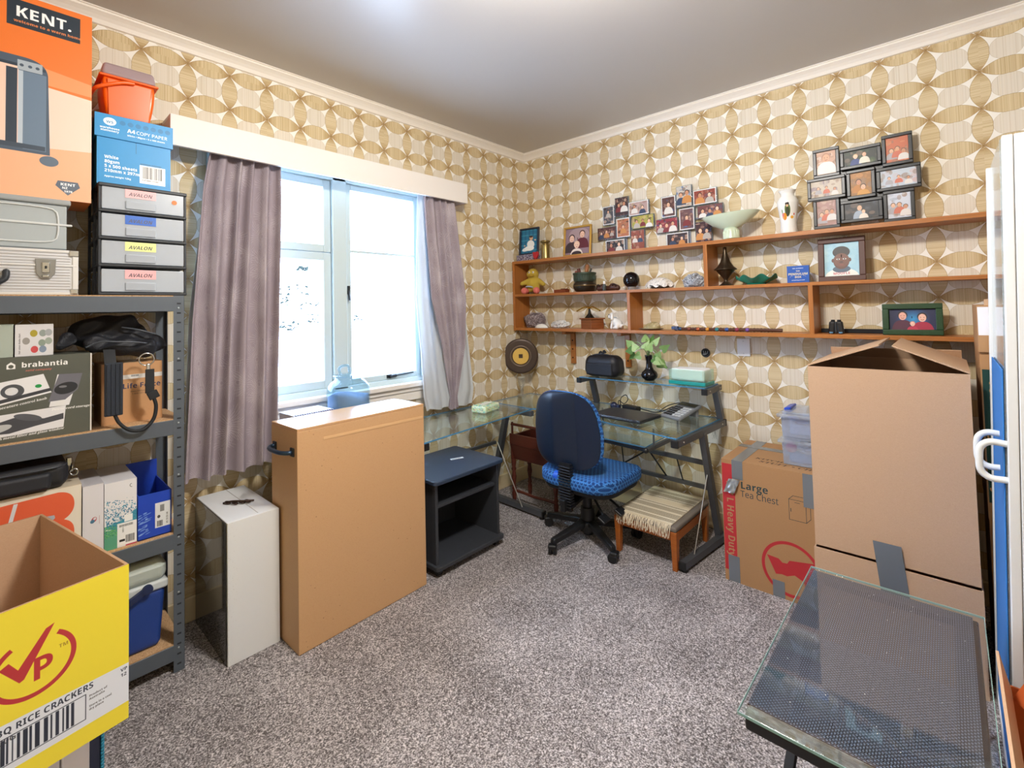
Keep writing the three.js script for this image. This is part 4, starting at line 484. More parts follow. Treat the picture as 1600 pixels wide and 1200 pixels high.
{ const t = thing('binoculars', 'small black folding binoculars standing beside the right divider', 'binoculars', [2.153, place(top3, 2.153), 0.115]); for (const s of [-1, 1]) { mesh('barrel', warp(rb(0.028, 0.062, 0.03, 0.008, 3).translate(s * 0.02, 0.031, 0), (v) => { v.x -= s * 0.006 * (v.y / 0.062); }), blackPlastic, t); mesh('lens', cyl(0.009, 0.009, 0.006, 16).translate(s * 0.02, 0.006, 0.012).rotateX(0), M('#6fa0c8', 0.15), t); mesh('eyecup', cyl(0.008, 0.009, 0.008, 14).translate(s * 0.013, 0.066, 0), blackMatt, t); } mesh('hinge', rb(0.012, 0.058, 0.022, 0.005).translate(0, 0.031, 0.004), M('#2a2d31', 0.35), t); }
solo('black_strip', 'long flat black bar lying along the back of the lower tier', 'bar', rb(0.262, 0.021, 0.02, 0.002).translate(0, 0.0105, 0), blackMatt, [2.206, place(top3, 2.206) , 0.03], [0, 0, TILT]);
{ const pr = ct(165, 98, 2.4, (x, W, H) => { fill(x, '#141c44', 0, 0, W, H); const g = x.createRadialGradient(86, 48, 4, 86, 48, 60); g.addColorStop(0, '#2f8fc4'); g.addColorStop(1, '#141c44'); x.fillStyle = g; x.fillRect(0, 0, W, H); person(x, 50, 12, 40, '#4c1a34', '#1c1214', '#e0a894'); person(x, 118, 20, 40, '#a31f3c', '#2a1818', '#eab9a4'); person(x, 84, 58, 22, '#b82c48', '#c98f7a', '#efc4b0'); });
  frame('framed_portrait', 'green marbled frame with a couple and baby on the lower tier', 0.216, 0.146, 0.025, 0.02, M('#1f4a2a', 0.3, { map: rep(ct(60, 60, 4, (x, W, H) => { fill(x, '#c6d8c6', 0, 0, W, H); for (let i = 0; i < 160; i++) { x.globalAlpha = 0.4; ell(x, ['#7fa68a', '#ffffff', '#6a8f74'][i % 3], rnd() * W, rnd() * H, rr(1, 5), rr(0.5, 2), rnd() * 3); } x.globalAlpha = 1; })) }), pr, [2.447, place(top3, 2.447), 0.12], 0.1, 0); }
// ================= steel shelving unit, left =================
const ZA = 2.478, ZB = 3.40, XA = 0.03, XB = 0.332; // unit extents
const tiers = [0.108, 0.529, 0.968, 1.449]; // board tops
const chip = M(0xffffff, 0.85, { map: rep(ct(200, 200, 2.5, (x, W, H) => { fill(x, '#c29a70', 0, 0, W, H); for (let i = 0; i < 5000; i++) { x.fillStyle = ['#a67c52', '#dcbb94', '#8f6840', '#cfa87c', '#e6cba8'][i % 5]; x.globalAlpha = 0.6; x.fillRect(rnd() * W, rnd() * H, rr(1, 5), rr(0.6, 2)); } x.globalAlpha = 1; })) });
const shelfGrey = M('#5b636c', 0.45, { metalness: 0.25 });
{ const t = thing('steel_shelving', 'dark grey boltless steel shelving with chipboard shelves against the window wall', 'shelving');
  for (const [x, z, sx, sz] of [[XB, ZA, -1, 1], [XA, ZA, 1, 1], [XB, ZB, -1, -1], [XA, ZB, 1, -1]]) {
    const p = mesh('post', merge([rspan(Math.min(x, x + sx * 0.002), Math.max(x, x + sx * 0.002), 0, 1.449, Math.min(z, z + sz * 0.036), Math.max(z, z + sz * 0.036), 0.0008, 1), rspan(Math.min(x, x + sx * 0.036), Math.max(x, x + sx * 0.036), 0, 1.449, Math.min(z, z + sz * 0.002), Math.max(z, z + sz * 0.002), 0.0008, 1)]), shelfGrey, t);
    const gs = []; for (let k = 0; k < 38; k++) { const y = 0.03 + k * 0.0375; gs.push(bx(0.0006, 0.006, 0.013, x - sx * 0.0002 + (sx < 0 ? 0.0004 : -0.0004), y, z + sz * 0.018)); if (sz > 0) gs.push(bx(0.012, 0.006, 0.0006, x + sx * 0.018, y, z - 0.0003)); } mesh('slots', merge(gs), M('#24282d', 0.8), p);
    mesh('rivets', merge([0.09, 0.3, 0.51, 0.75, 0.95, 1.2, 1.40].map((y) => new THREE.SphereGeometry(0.004, 8, 6).scale(0.5, 1, 1).translate(x + (sx < 0 ? 0.001 : -0.001), y, z + sz * 0.02))), M('#a9b2b9', 0.4, { metalness: 0.6 }), p); }
  for (const y of tiers) { mesh('shelf_board', worldUV(span(XA + 0.004, XB - 0.004, y - 0.012, y, ZA + 0.004, ZB - 0.004), boxUV(5)), chip, t);
    for (const x of [XA + 0.003, XB - 0.003]) mesh('beam', rspan(x - 0.0025, x + 0.0035, y - 0.062, y - 0.004, ZA + 0.034, ZB - 0.034, 0.002), shelfGrey, t);
    for (const z of [ZA + 0.004, ZB - 0.004]) mesh('end_beam', rspan(XA + 0.034, XB - 0.034, y - 0.06, y - 0.012, z - 0.002, z + 0.002, 0.001), shelfGrey, t); } }
const T4 = tiers[3] + 0.0006, T3 = tiers[2] + 0.0006, T2 = tiers[1] + 0.0006, T1 = tiers[0] + 0.0006;
// box whose +x face carries a print (z runs right to left in the picture)
function carton(name, label, cat, x0, x1, y0, h, z0, z1, base, print, rough = 0.55, topM) { const t = thing(name, label, cat, [(x0 + x1) / 2, y0, (z0 + z1) / 2]); const b = M(base, rough); mesh('carton_body', bx(x1 - x0, h, z1 - z0, 0, h / 2, 0), [print ? M(0xffffff, rough, { map: print }) : b, b, topM || b, b, b, b], t); return t; }
// ---- top tier ----
{ const t = thing('aluminium_case', 'ribbed aluminium carry case on the top of the steel shelving', 'case', [0.18, T4, 3.03]); // z 2.788..3.27
  const al = M('#d8dade', 0.35, { metalness: 0.55 }), hw = 0.241, X = 0.135, H = 0.155;
  mesh('lower_shell', rb(0.262, 0.10, 0.48, 0.004).translate(0, 0.05, 0), al, t); mesh('lid', rb(0.262, 0.052, 0.48, 0.004).translate(0, 0.129, 0), al, t);
  const gs = []; for (let k = 0; k < 15; k++) { const y = 0.012 + k * 0.0096; if (Math.abs(y - 0.1015) < 0.006) continue; gs.push(rb(0.004, 0.0045, 0.44, 0.0015, 1).translate(0.1315, y, 0)); } mesh('ribs', merge(gs), al, t); mesh('edge_trim', merge([rb(0.006, H, 0.016, 0.002).translate(0.132, H / 2, -0.233), rb(0.006, H, 0.016, 0.002).translate(0.132, H / 2, 0.233), rb(0.007, 0.008, 0.478, 0.002).translate(0.132, 0.1015, 0), rb(0.006, 0.010, 0.478, 0.002).translate(0.132, 0.151, 0), rb(0.006, 0.010, 0.478, 0.002).translate(0.132, 0.005, 0)]), M('#eceef0', 0.3, { metalness: 0.6 }), t);
  mesh('corner_plate', merge([rb(0.008, 0.022, 0.026, 0.003).translate(0.134, 0.145, -0.229), rb(0.008, 0.018, 0.022, 0.003).translate(0.134, 0.012, -0.230)]), chrome, t);
  const l = mesh('latch', merge([extr(shapeOf([[-0.024, 0.036], [0.024, 0.036], [0.022, -0.012], [0.010, -0.03], [-0.010, -0.03], [-0.022, -0.012]]), 0.006, 0.0015).rotateY(Math.PI / 2)]), M('#9ea09e', 0.3, { metalness: 0.9 }), t, [0.133, 0.085, -0.158]); mesh('latch_tongue', merge([rb(0.008, 0.038, 0.02, 0.003).translate(0.008, 0.008, 0), rb(0.01, 0.012, 0.018, 0.004).translate(0.009, -0.022, 0)]), M('#c9cbc8', 0.2, { metalness: 1 }), l); mesh('keyhole', rb(0.002, 0.01, 0.006, 0.001).translate(0.0125, 0.008, 0), blackPlastic, l);
  mesh('handle', tube([[0.134, 0.074, -0.065], [0.15, 0.074, -0.066], [0.154, 0.05, -0.062], [0.154, 0.034, -0.03], [0.154, 0.034, 0.05], [0.154, 0.05, 0.08], [0.15, 0.074, 0.085], [0.134, 0.074, 0.085]], 0.009, 40, 8), M('#2a2f36', 0.5), t); }
{ const t = thing('clear_storage_box', 'frosted clear plastic storage box stacked on the aluminium case', 'storage box', [0.175, T4 + 0.1562, 3.05]);
  const pl = P('#dfe6e8', 0.35, { transmission: 0.55, thickness: 0 }); // z 2.81..3.29
  mesh('tub', merge([rb(0.25, 0.006, 0.46, 0.002).translate(0, 0.006, 0), rb(0.005, 0.15, 0.46, 0.002).translate(0.1245, 0.08, 0), rb(0.005, 0.15, 0.46, 0.002).translate(-0.1245, 0.08, 0), rb(0.245, 0.15, 0.005, 0.002).translate(0, 0.08, -0.2285), rb(0.245, 0.15, 0.005, 0.002).translate(0, 0.08, 0.2285)]), pl, t);
  mesh('moulded_rib', merge([tube([[0.129, 0.03, 0.2], [0.129, 0.03, -0.195], [0.129, 0.04, -0.205], [0.129, 0.13, -0.205], [0.129, 0.14, -0.195], [0.129, 0.14, 0.2]], 0.003, 60, 6), rb(0.008, 0.008, 0.47, 0.003).translate(0.128, 0.088, -0.01)]), P('#eef2f2', 0.3, { transmission: 0.3, thickness: 0 }), t);
  mesh('lid', rb(0.268, 0.020, 0.482, 0.006).translate(0, 0.167, 0), pl, t); mesh('contents', rb(0.20, 0.12, 0.40, 0.01).translate(0, 0.075, 0), M('#bfc4c2', 0.9), t); }
{ const pr = ct(470, 690, 1.6, (x, W, H) => {
    fill(x, '#ee7a2e', 0, 0, W, H); poly(x, '#f39a62', [[0, 225], [290, 225], [470, 255], [470, 300], [0, 270]]); poly(x, '#f8d6c4', [[0, 262], [470, 312], [470, 505], [300, 520], [0, 505]]); poly(x, '#f5b48c', [[0, 505], [300, 520], [470, 505], [470, 690], [0, 690]]);
    // oil heater
    x.fillStyle = '#4a5a6c'; x.beginPath(); x.moveTo(0, 214); x.lineTo(300, 214); x.quadraticCurveTo(352, 216, 356, 262); x.lineTo(362, 540); x.lineTo(100, 540); x.lineTo(0, 545); x.closePath(); x.fill(); fill(x, '#f6cfbb', 150, 250, 135, 262); fill(x, '#2e3b4a', 0, 240, 350, 10); fill(x, '#5f7080', 205, 250, 14, 262); fill(x, '#2e3b4a', 256, 258, 26, 256); fill(x, '#b7c4d0', 284, 262, 12, 250); fill(x, '#6a7f95', 296, 262, 56, 268); fill(x, '#a9b4be', 282, 226, 60, 34); for (const q of [292, 312, 330]) ell(x, '#465566', q, 243, 5, 5); ell(x, '#5f6f80', 360, 560, 24, 18); fill(x, '#3c4958', 110, 512, 240, 16);
    // name panel
    x.save(); x.translate(256, 20); fill(x, '#26323e', 0, 0, 182, 92); text(x, 'KENT.', 18, 58, 50, '#ffffff', { sx: 1.02 }); text(x, 'welcome to a warm home', 16, 78, 13, '#f08a4a', { sx: 1.05 }); x.restore();
    poly(x, '#5a6676', [[382, 622], [434, 622], [440, 640], [408, 672], [376, 640]]); text(x, 'KENT', 408, 638, 13, '#fff', { align: 'center', sx: 1.2 }); text(x, 'NZ', 400, 650, 11, '#fff', { align: 'center' }); text(x, '1978', 409, 662, 10, '#fff', { align: 'center' }); });
  const t = carton('heater_box', 'big orange heater carton with a navy name panel on the top tier', 'box', 0.10, 0.30, T4 + 0.3336, 0.685, 2.755, 3.225, '#ee7a2e', pr, 0.4); mesh('tape', bx(0.203, 0.002, 0.05, 0, 0.6862, 0), M('#c89a6a', 0.3), t); }
const drawerPl = P('#dfe6ee', 0.25, { transmission: 0.5, thickness: 0 });
{ const t = thing('drawer_tower', 'black framed tower of four translucent drawers with coloured tabs', 'drawers', [0.185, T4, 2.603]);
  const H = [0, 0.1045, 0.2045, 0.305], cols = ['#f2b3b6', '#e9ee9a', '#2463c4', '#f2b3b6'];
  const fr = M('#262b31', 0.5);
  const fp = [rspan(-0.14, 0.142, 0.398, 0.412, -0.136, 0.136, 0.004)]; for (const y of H) fp.push(rspan(-0.14, 0.142, y, y + 0.010, -0.135, 0.135, 0.003)); for (const z of [-0.131, 0.131]) for (const x of [-0.132, 0.02, 0.128]) fp.push(rspan(x - 0.008, x + 0.008, 0, 0.40, z - 0.004, z + 0.004, 0.002)); mesh('frame', merge(fp), fr, t);
  H.forEach((y, i) => { const d = mesh('drawer', merge([rspan(0.132, 0.138, y + 0.012, y + 0.096, -0.126, 0.126, 0.003), rspan(-0.12, 0.132, y + 0.012, y + 0.016, -0.124, 0.124, 0.001), rspan(-0.12, 0.132, y + 0.016, y + 0.09, -0.124, -0.121, 0.001), rspan(-0.12, 0.132, y + 0.016, y + 0.09, 0.121, 0.124, 0.001)]), drawerPl, t); const c = mesh('contents', rspan(-0.11, 0.10, y + 0.017, y + 0.016 + [0.05, 0.045, 0.06, 0.05][i], -0.115, 0.115, 0.004), M(['#ccd1d6', '#d4d6d8', '#c4cbd2', '#d2d0ce'][i], 0.9), d);
    const tb = ct(96, 32, 5, (x) => { fill(x, cols[i], 0, 0, 96, 32); text(x, 'AVALON', 10, 25, 17, '#4a4a52', { italic: true, sx: 1.08 }); }); mesh('name_tab', new THREE.PlaneGeometry(0.094, 0.034).rotateY(Math.PI / 2), M(0xffffff, 0.4, { map: tb }), d, [0.1388, y + 0.078, 0.012]); mesh('grip', rspan(0.138, 0.144, y + 0.018, y + 0.048, -0.034, 0.058, 0.003), drawerPl, d); });
  mesh('sticker', new THREE.CircleGeometry(0.009, 10).rotateY(Math.PI / 2), M('#ee7a2e', 0.5), t, [0.1391, 0.368, -0.094]); }
{ const lid = ct(244, 88, 3, (x, W, H) => { fill(x, '#1b8fcf', 0, 0, W, H); for (let k = 0; k < 7; k++) ell(x, '#1577b0', 82 + k * 24, 24, 9, 9); ell(x, '#ffffff', 44, 27, 19, 15); text(x, 'ws', 44, 33, 17, '#1577b0', { align: 'center' }); text(x, 'warehouse', 44, 56, 11, '#fff', { align: 'center' }); text(x, 'stationery', 44, 66, 11, '#fff', { align: 'center' }); text(x, 'A4', 96, 56, 21, '#fff'); text(x, 'COPY PAPER', 124, 56, 18, '#fff', { weight: 'normal' }); text(x, 'White • 80gsm • 5 x 500 sheets', 96, 70, 8.4, '#fff'); });
  const bd = ct(232, 170, 3, (x, W, H) => { fill(x, '#1b8fcf', 0, 0, W, H); fill(x, '#11557d', 118, 0, 1.4, 46); text(x, 'White', 22, 78, 15, '#fff'); text(x, '80gsm', 22, 94, 15, '#fff'); text(x, '5 x 500 sheets', 22, 110, 15, '#fff'); text(x, '210mm x 297mm', 22, 126, 15, '#fff'); text(x, 'Approx weight 12kg', 22, 144, 8.5, '#fff'); fill(x, '#ffffff', 130, 84, 84, 66); text(x, 'WAREHOUSE STATIONERY', 132, 82, 5.6, '#123'); barcode(x, 140, 88, 66, 44); text(x, '9 414844 113302', 138, 140, 7, '#222'); });
  const t = thing('copy_paper_box', 'bright blue A4 copy paper carton on the drawer tower', 'box', [0.155, T4 + 0.4126, 2.628]); const bl = M('#1b8fcf', 0.45), bd2 = bl;
  mesh('body', bx(0.285, 0.18, 0.224, 0, 0.09, 0), [M(0xffffff, 0.45, { map: bd }), bl, bl, bl, bd2, bl], t); mesh('lid', bx(0.296, 0.086, 0.238, 0, 0.218, 0), [M(0xffffff, 0.45, { map: lid }), bl, bl, bl, bd2, bl], t); }
{ const t = thing('orange_caddy', 'orange plastic pail with clear lid and handle on the copy paper box', 'container', [0.175, T4 + 0.4126 + 0.2616, 2.638]);
  const op = P('#ff6a0a', 0.3, { transmission: 0.12, thickness: 0 });
  const tapered = (w0, w1, h, d0, d1, r) => warp(rb(1, h, 1, 0.12, 4), (v) => { const q = v.y / h + 0.5; v.x *= d0 + (d1 - d0) * q; v.z *= w0 + (w1 - w0) * q; v.y += h / 2; });
  mesh('pail', tapered(0.135, 0.175, 0.168, 0.12, 0.155), op, t); mesh('face_panel', warp(rb(0.003, 0.135, 0.13, 0.0014), (v) => { v.x += (v.y) * 0.105; v.z *= 1 + 0.7 * v.y; }), op, t, [0.071, 0.088, 0]);
  mesh('rim', merge([rspan(-0.082, 0.082, 0.162, 0.172, -0.092, 0.092, 0.005)]), M('#f2641a', 0.35), t); mesh('lid', warp(rb(0.155, 0.05, 0.172, 0.012, 3), (v) => { const q = v.y / 0.05 + 0.5; v.x *= 1 - 0.12 * q; v.z *= 1 - 0.10 * q; }), P('#c9b4b8', 0.3, { transmission: 0.45, thickness: 0 }), t, [0, 0.197, 0]);
  mesh('handle', tube([[0.086, 0.155, -0.012], [0.09, 0.148, 0.02], [0.088, 0.125, 0.07], [0.078, 0.11, 0.098], [0.0, 0.105, 0.108], [-0.075, 0.12, 0.1]], 0.007, 40, 8).scale(1, 1, 1), M('#f2641a', 0.35), t); }
// ---- second tier: appliance box, bag, carton ----
{ const pr = ct(440, 280, 2, (x, W, H) => { fill(x, '#55584f', 0, 0, W, H); // z 2.753 is the right edge
    const q = 220; text(x, 'brabantia', 322, 36, 23, '#f2f2f0', { align: 'center', sx: 1.05 }); poly(x, '#f2f2f0', [[232, 38], [232, 24], [242, 15], [252, 24], [252, 38]]); ell(x, '#55584f', 242, 30, 6, 6); text(x, 'solid company', 306, 50, 9, '#c46a5a', { align: 'center', italic: true });
    poly(x, '#e6e6e8', [[150, 92], [318, 62], [338, 128], [158, 168]]); ell(x, '#4c4f54', 246, 112, 27, 23); ell(x, '#d9dadc', 244, 112, 15, 13); ell(x, '#1f9a4e', 306, 102, 8, 6); poly(x, '#3a3c42', [[160, 150], [335, 112], [338, 122], [162, 162]]); text(x, 'temperature control knob', 196, 172, 10, '#eee', { italic: true, font: 'serif', rot: -0.17 });
    poly(x, '#dedee0', [[160, 190], [374, 178], [368, 252], [160, 262]]); poly(x, '#44464c', [[160, 228], [250, 200], [320, 214], [368, 204], [368, 224], [300, 236], [240, 250], [160, 246]]); ell(x, '#55585e', 282, 204, 34, 11, 0.3); ell(x, '#b9bcbd', 210, 232, 36, 12, -0.2); text(x, 'solid lid with metal filter and glass window', 160, 270, 9.6, '#eee', { italic: true, font: 'serif', rot: -0.05 });
    poly(x, '#e2e2e2', [[412 - 4, 70], [412 - 30, 178], [300 + 82, 178], [332, 178], [352, 68]]); poly(x, '#6b6b74', [[356, 68], [416, 70], [404, 126], [372, 158], [330, 160]]); ell(x, '#26282c', 374, 118, 30, 20, -0.25); ell(x, '#77787c', 366, 112, 10, 4); text(x, 'Power cord storage', 338, 192, 10, '#f2f2f0', { italic: true, font: 'serif' }); });
  const t = carton('appliance_box', 'grey appliance carton with white pictures on the second tier', 'box', 0.08, 0.312, T3, 0.275, 2.753, 3.193, '#55584f', pr, 0.5); mesh('edge_flap', bx(0.002, 0.273, 0.004, 0.1165, 0.1375, -0.2185), M('#d9d4cc', 0.7), t); }
{ const cc = ct(92, 108, 4, (x, W, H) => { fill(x, '#d9d8da', 0, 0, W, H); for (const [a, b, c] of [[26, 56, '#9a9690'], [44, 30, '#a8982c'], [66, 30, '#8f9a94'], [80, 28, '#a4a8ac'], [46, 86, '#c94a4e'], [64, 64, '#8a9a8c'], [80, 58, '#9aa69a'], [66, 86, '#7f8fa4']]) ell(x, c, a, b, 9, 12); text(x, 'Hair colour shades chart', 12, 100, 6, '#444', { rot: -1.5708 }); });
  const t = carton('shade_card_box', 'small pale carton printed with coloured ovals on the grey appliance carton', 'box', 0.12, 0.285, T3 + 0.2756, 0.105, 2.85, 2.942, '#cfd0cf', cc, 0.5); mesh('flap', bx(0.166, 0.002, 0.09, 0, 0.1055, 0), M('#dcdcda', 0.6), t); }
{ const t = carton('grey_green_box', 'plain grey green carton left of the oval-print carton', 'box', 0.13, 0.288, T3 + 0.2756, 0.108, 2.946, 3.11, '#aab4a8', null, 0.7); mesh('lid_edge', bx(0.160, 0.003, 0.166, 0, 0.107, 0), M('#98a296', 0.7), t); }
{ const pr = ct(182, 236, 3, (x, W, H) => { fill(x, '#c39468', 0, 0, W, H); for (let i = 0; i < 3000; i++) { x.globalAlpha = 0.2; fill(x, i % 2 ? '#b0835a' : '#d2a67c', rnd() * W, rnd() * H, rr(1, 4), 0.8); } x.globalAlpha = 1; x.save(); x.translate(0, 36); x.rotate(-0.01); fill(x, '#dcdad6', 52, 12, 130, 17); barcode(x, 86, 14, 24, 7, '#444'); x.restore(); text(x, 'Life Force', 60, 102, 27, '#333a5c', { sx: 0.92 }); text(x, '®', 166, 92, 9, '#333a5c'); text(x, 'www.lifeforce.net', 84, 118, 8, '#444', { weight: 'normal' }); text(x, '1-800-531-4877', 88, 128, 8, '#444', { weight: 'normal' }); });
  const t = carton('supplement_carton', 'brown cardboard carton with blue lettering on the second tier', 'box', 0.07, 0.258, T3, 0.225, 2.536, 2.72, '#c39468', pr, 0.85); mesh('tape', bx(0.19, 0.0015, 0.05, 0, 0.2258, 0), M('#caa57c', 0.3), t); }
{ const t = thing('black_bag', 'black padded shoulder bag slumped over the cartons on the second tier', 'bag', [0.20, 0, 2.66]); const nb = M('#1a1d25', 0.62);
  { const g = blob([[-0.05, 1.31, 0.09, 0.055, -0.02, 1.335, -0.02, 0.042], [-0.02, 1.30, -0.02, 0.055, 0.0, 1.262, -0.09, 0.034], [0.03, 1.27, 0.08, 0.028, 0.06, 1.246, -0.07, 0.035], [0.0, 1.265, -0.08, 0.034, 0.02, 1.256, -0.122, 0.024], [0.02, 1.29, 0.15, 0.024, 0.05, 1.272, 0.170, 0.012], [-0.04, 1.32, 0.02, 0.05]], 0.03, [0, 1.295, 0.02], 0.23, 64); warp(g, (v) => { const n = 0.012 * noise.noise(v.x * 16, v.y * 30, v.z * 10) + 0.007 * Math.sin(v.z * 60 + v.y * 90); v.x += n; v.y += 0.5 * n; v.y = Math.min(v.y, 1.384 - 0.0002); const onBox = v.z > 0.088 ? T3 + 0.2775 : T3 + 0.2285; if (v.y < onBox && v.x < 0.062) v.y = onBox + 0.001; }); mesh('bag_body', g, nb, t); }
  mesh('piping', merge([tube([[0.085, 1.262, 0.105], [0.098, 1.28, 0.07], [0.104, 1.278, 0.02], [0.102, 1.272, -0.04], [0.09, 1.262, -0.085]], 0.003, 40, 6), tube([[0.045, 1.33, 0.0], [0.062, 1.318, -0.05], [0.06, 1.30, -0.10]], 0.003, 24, 6)]), M('#4a5058', 0.4), t);
  const strapG = (pts, w) => { const c = new THREE.CatmullRomCurve3(pts.map(V)), n = 60, pos = [], idx = []; for (let i = 0; i <= n; i++) { const p = c.getPoint(i / n); for (const s of [-1, 1]) for (const d of [0, 0.003]) pos.push(p.x + d, p.y, p.z + s * w / 2); } for (let i = 0; i < n; i++) { const a = i * 4; idx.push(a, a + 4, a + 2, a + 2, a + 4, a + 6, a + 1, a + 3, a + 5, a + 3, a + 7, a + 5, a, a + 1, a + 4, a + 1, a + 5, a + 4, a + 2, a + 6, a + 3, a + 3, a + 6, a + 7); } const g = new THREE.BufferGeometry(); g.setAttribute('position', new THREE.Float32BufferAttribute(pos, 3)); g.setIndex(idx); g.computeVertexNormals(); return g; };
  mesh('strap', strip(merge([strapG([[0.07, 1.25, 0.04], [0.10, 1.20, 0.04], [0.14, 1.12, 0.038], [0.142, 1.03, 0.035]], 0.034)])), M('#15181d', 0.7), t);
  { const gs = [rb(0.012, 0.19, 0.052, 0.004).translate(0.152, 1.11, 0.037)]; for (let k = 0; k < 4; k++) gs.push(rb(0.004, 0.18, 0.005, 0.0015, 1).translate(0.159, 1.11, 0.018 + k * 0.0125)); mesh('strap_pad', merge(gs), M('#232a35', 0.75), t); }
  mesh('strap', tube([[0.146, 1.02, 0.034], [0.15, 0.985, 0.02], [0.155, 0.955, -0.01], [0.155, 0.95, -0.045], [0.15, 0.98, -0.078], [0.146, 1.03, -0.088], [0.143, 1.06, -0.082]], 0.0065, 60, 6).scale(1, 1, 1), M('#15181d', 0.7), t);
  mesh('strap_end', merge([rb(0.006, 0.09, 0.028, 0.002).translate(0.14, 1.125, -0.07), rb(0.01, 0.03, 0.034, 0.003).rotateX(0.4).translate(0.143, 1.072, -0.08)]), M('#15181d', 0.65), t);
  mesh('snap_hook', merge([new THREE.TorusGeometry(0.023, 0.0026, 8, 28).rotateY(Math.PI / 2).translate(0.13, 1.207, -0.062), rb(0.01, 0.03, 0.012, 0.004).translate(0.135, 1.176, -0.066)]), chrome, t); }
// ---- third tier: boxes and laptop bag ----
{ const pr = ct(420, 255, 2, (x, W, H) => { fill(x, '#e4dccc', 0, 0, W, H); x.fillStyle = '#e0603c'; x.beginPath(); x.moveTo(0, 30); x.lineTo(360, 12); x.quadraticCurveTo(402, 16, 402, 60); x.quadraticCurveTo(402, 90, 376, 106); x.quadraticCurveTo(402, 118, 402, 150); x.lineTo(402, 255); x.lineTo(0, 255); x.closePath(); x.fill(); poly(x, '#2e3244', [[170, 120], [240, 86], [345, 92], [350, 130], [300, 200], [160, 200]]); poly(x, '#aeb4c4', [[176, 112], [236, 78], [352, 84], [354, 94], [330, 118], [300, 108], [240, 96], [182, 122]]); poly(x, '#d8dade', [[256, 20], [266, 20], [246, 116], [236, 116]]); });
  const t = carton('orange_cream_carton', 'orange and cream carton under the black laptop bag', 'box', 0.07, 0.312, T2, 0.258, 2.778, 3.198, '#e4dccc', pr, 0.5); mesh('lid_seam', bx(0.243, 0.0015, 0.421, 0, 0.2586, 0), M('#cfc2ac', 0.7), t); }
{ const t = thing('laptop_bag', 'black laptop bag lying on the orange and cream carton', 'bag', [0.19, T2 + 0.2602, 3.02]); const lb = M('#1a1c22', 0.55); // z 2.80..3.24
  mesh('main_body', warp(rb(0.26, 0.085, 0.42, 0.03, 5), (v) => { v.y += 0.0445 + 0.006 * noise.noise(v.x * 12, v.y * 10, v.z * 12); if (v.y < 0.001) v.y = 0.001; }), lb, t); mesh('front_pocket', warp(rb(0.03, 0.055, 0.33, 0.013, 4), (v) => { v.x += 0.13; v.y += 0.035; }), M('#20232a', 0.6), t); mesh('zip', merge([tube([[0.13, 0.075, 0.19], [0.134, 0.075, 0], [0.13, 0.075, -0.185], [0.10, 0.075, -0.206]], 0.003, 50, 6)]), M('#3a3e46', 0.4), t); mesh('side_ring', merge([new THREE.TorusGeometry(0.014, 0.003, 8, 20).translate(0.06, 0.05, -0.222), rb(0.01, 0.03, 0.016, 0.003).translate(0.06, 0.07, -0.215), new THREE.TorusGeometry(0.011, 0.003, 8, 18).rotateY(1.2).translate(0.075, 0.035, -0.226)]), chrome, t); mesh('buckle', merge([rb(0.006, 0.012, 0.03, 0.002).translate(0.149, 0.04, 0.0), rod([0.149, 0.04, 0.01], [0.149, 0.036, 0.09], 0.004)]), chrome, t); }
{ const pw = ct(56, 262, 3, (x, W, H) => { fill(x, '#dcdae0', 0, 0, W, H); ell(x, '#b03a4a', 30, 130, 7, 10, 0.4); ell(x, '#dcdae0', 32, 127, 4, 5, 0.4); ell(x, '#3f6f8a', 26, 136, 6, 7, 0.4); fill(x, '#b9868e', 44, 118, 1, 32); });
  const t = carton('white_shoe_box', 'white carton with a small swirl emblem on the third tier', 'box', 0.06, 0.312, T2, 0.245, 2.7185, 2.7745, '#dcdae0', pw, 0.5); mesh('lid_line', bx(0.2535, 0.0015, 0.0565, 0, 0.2456, 0), M('#c2c0c6', 0.6), t); }
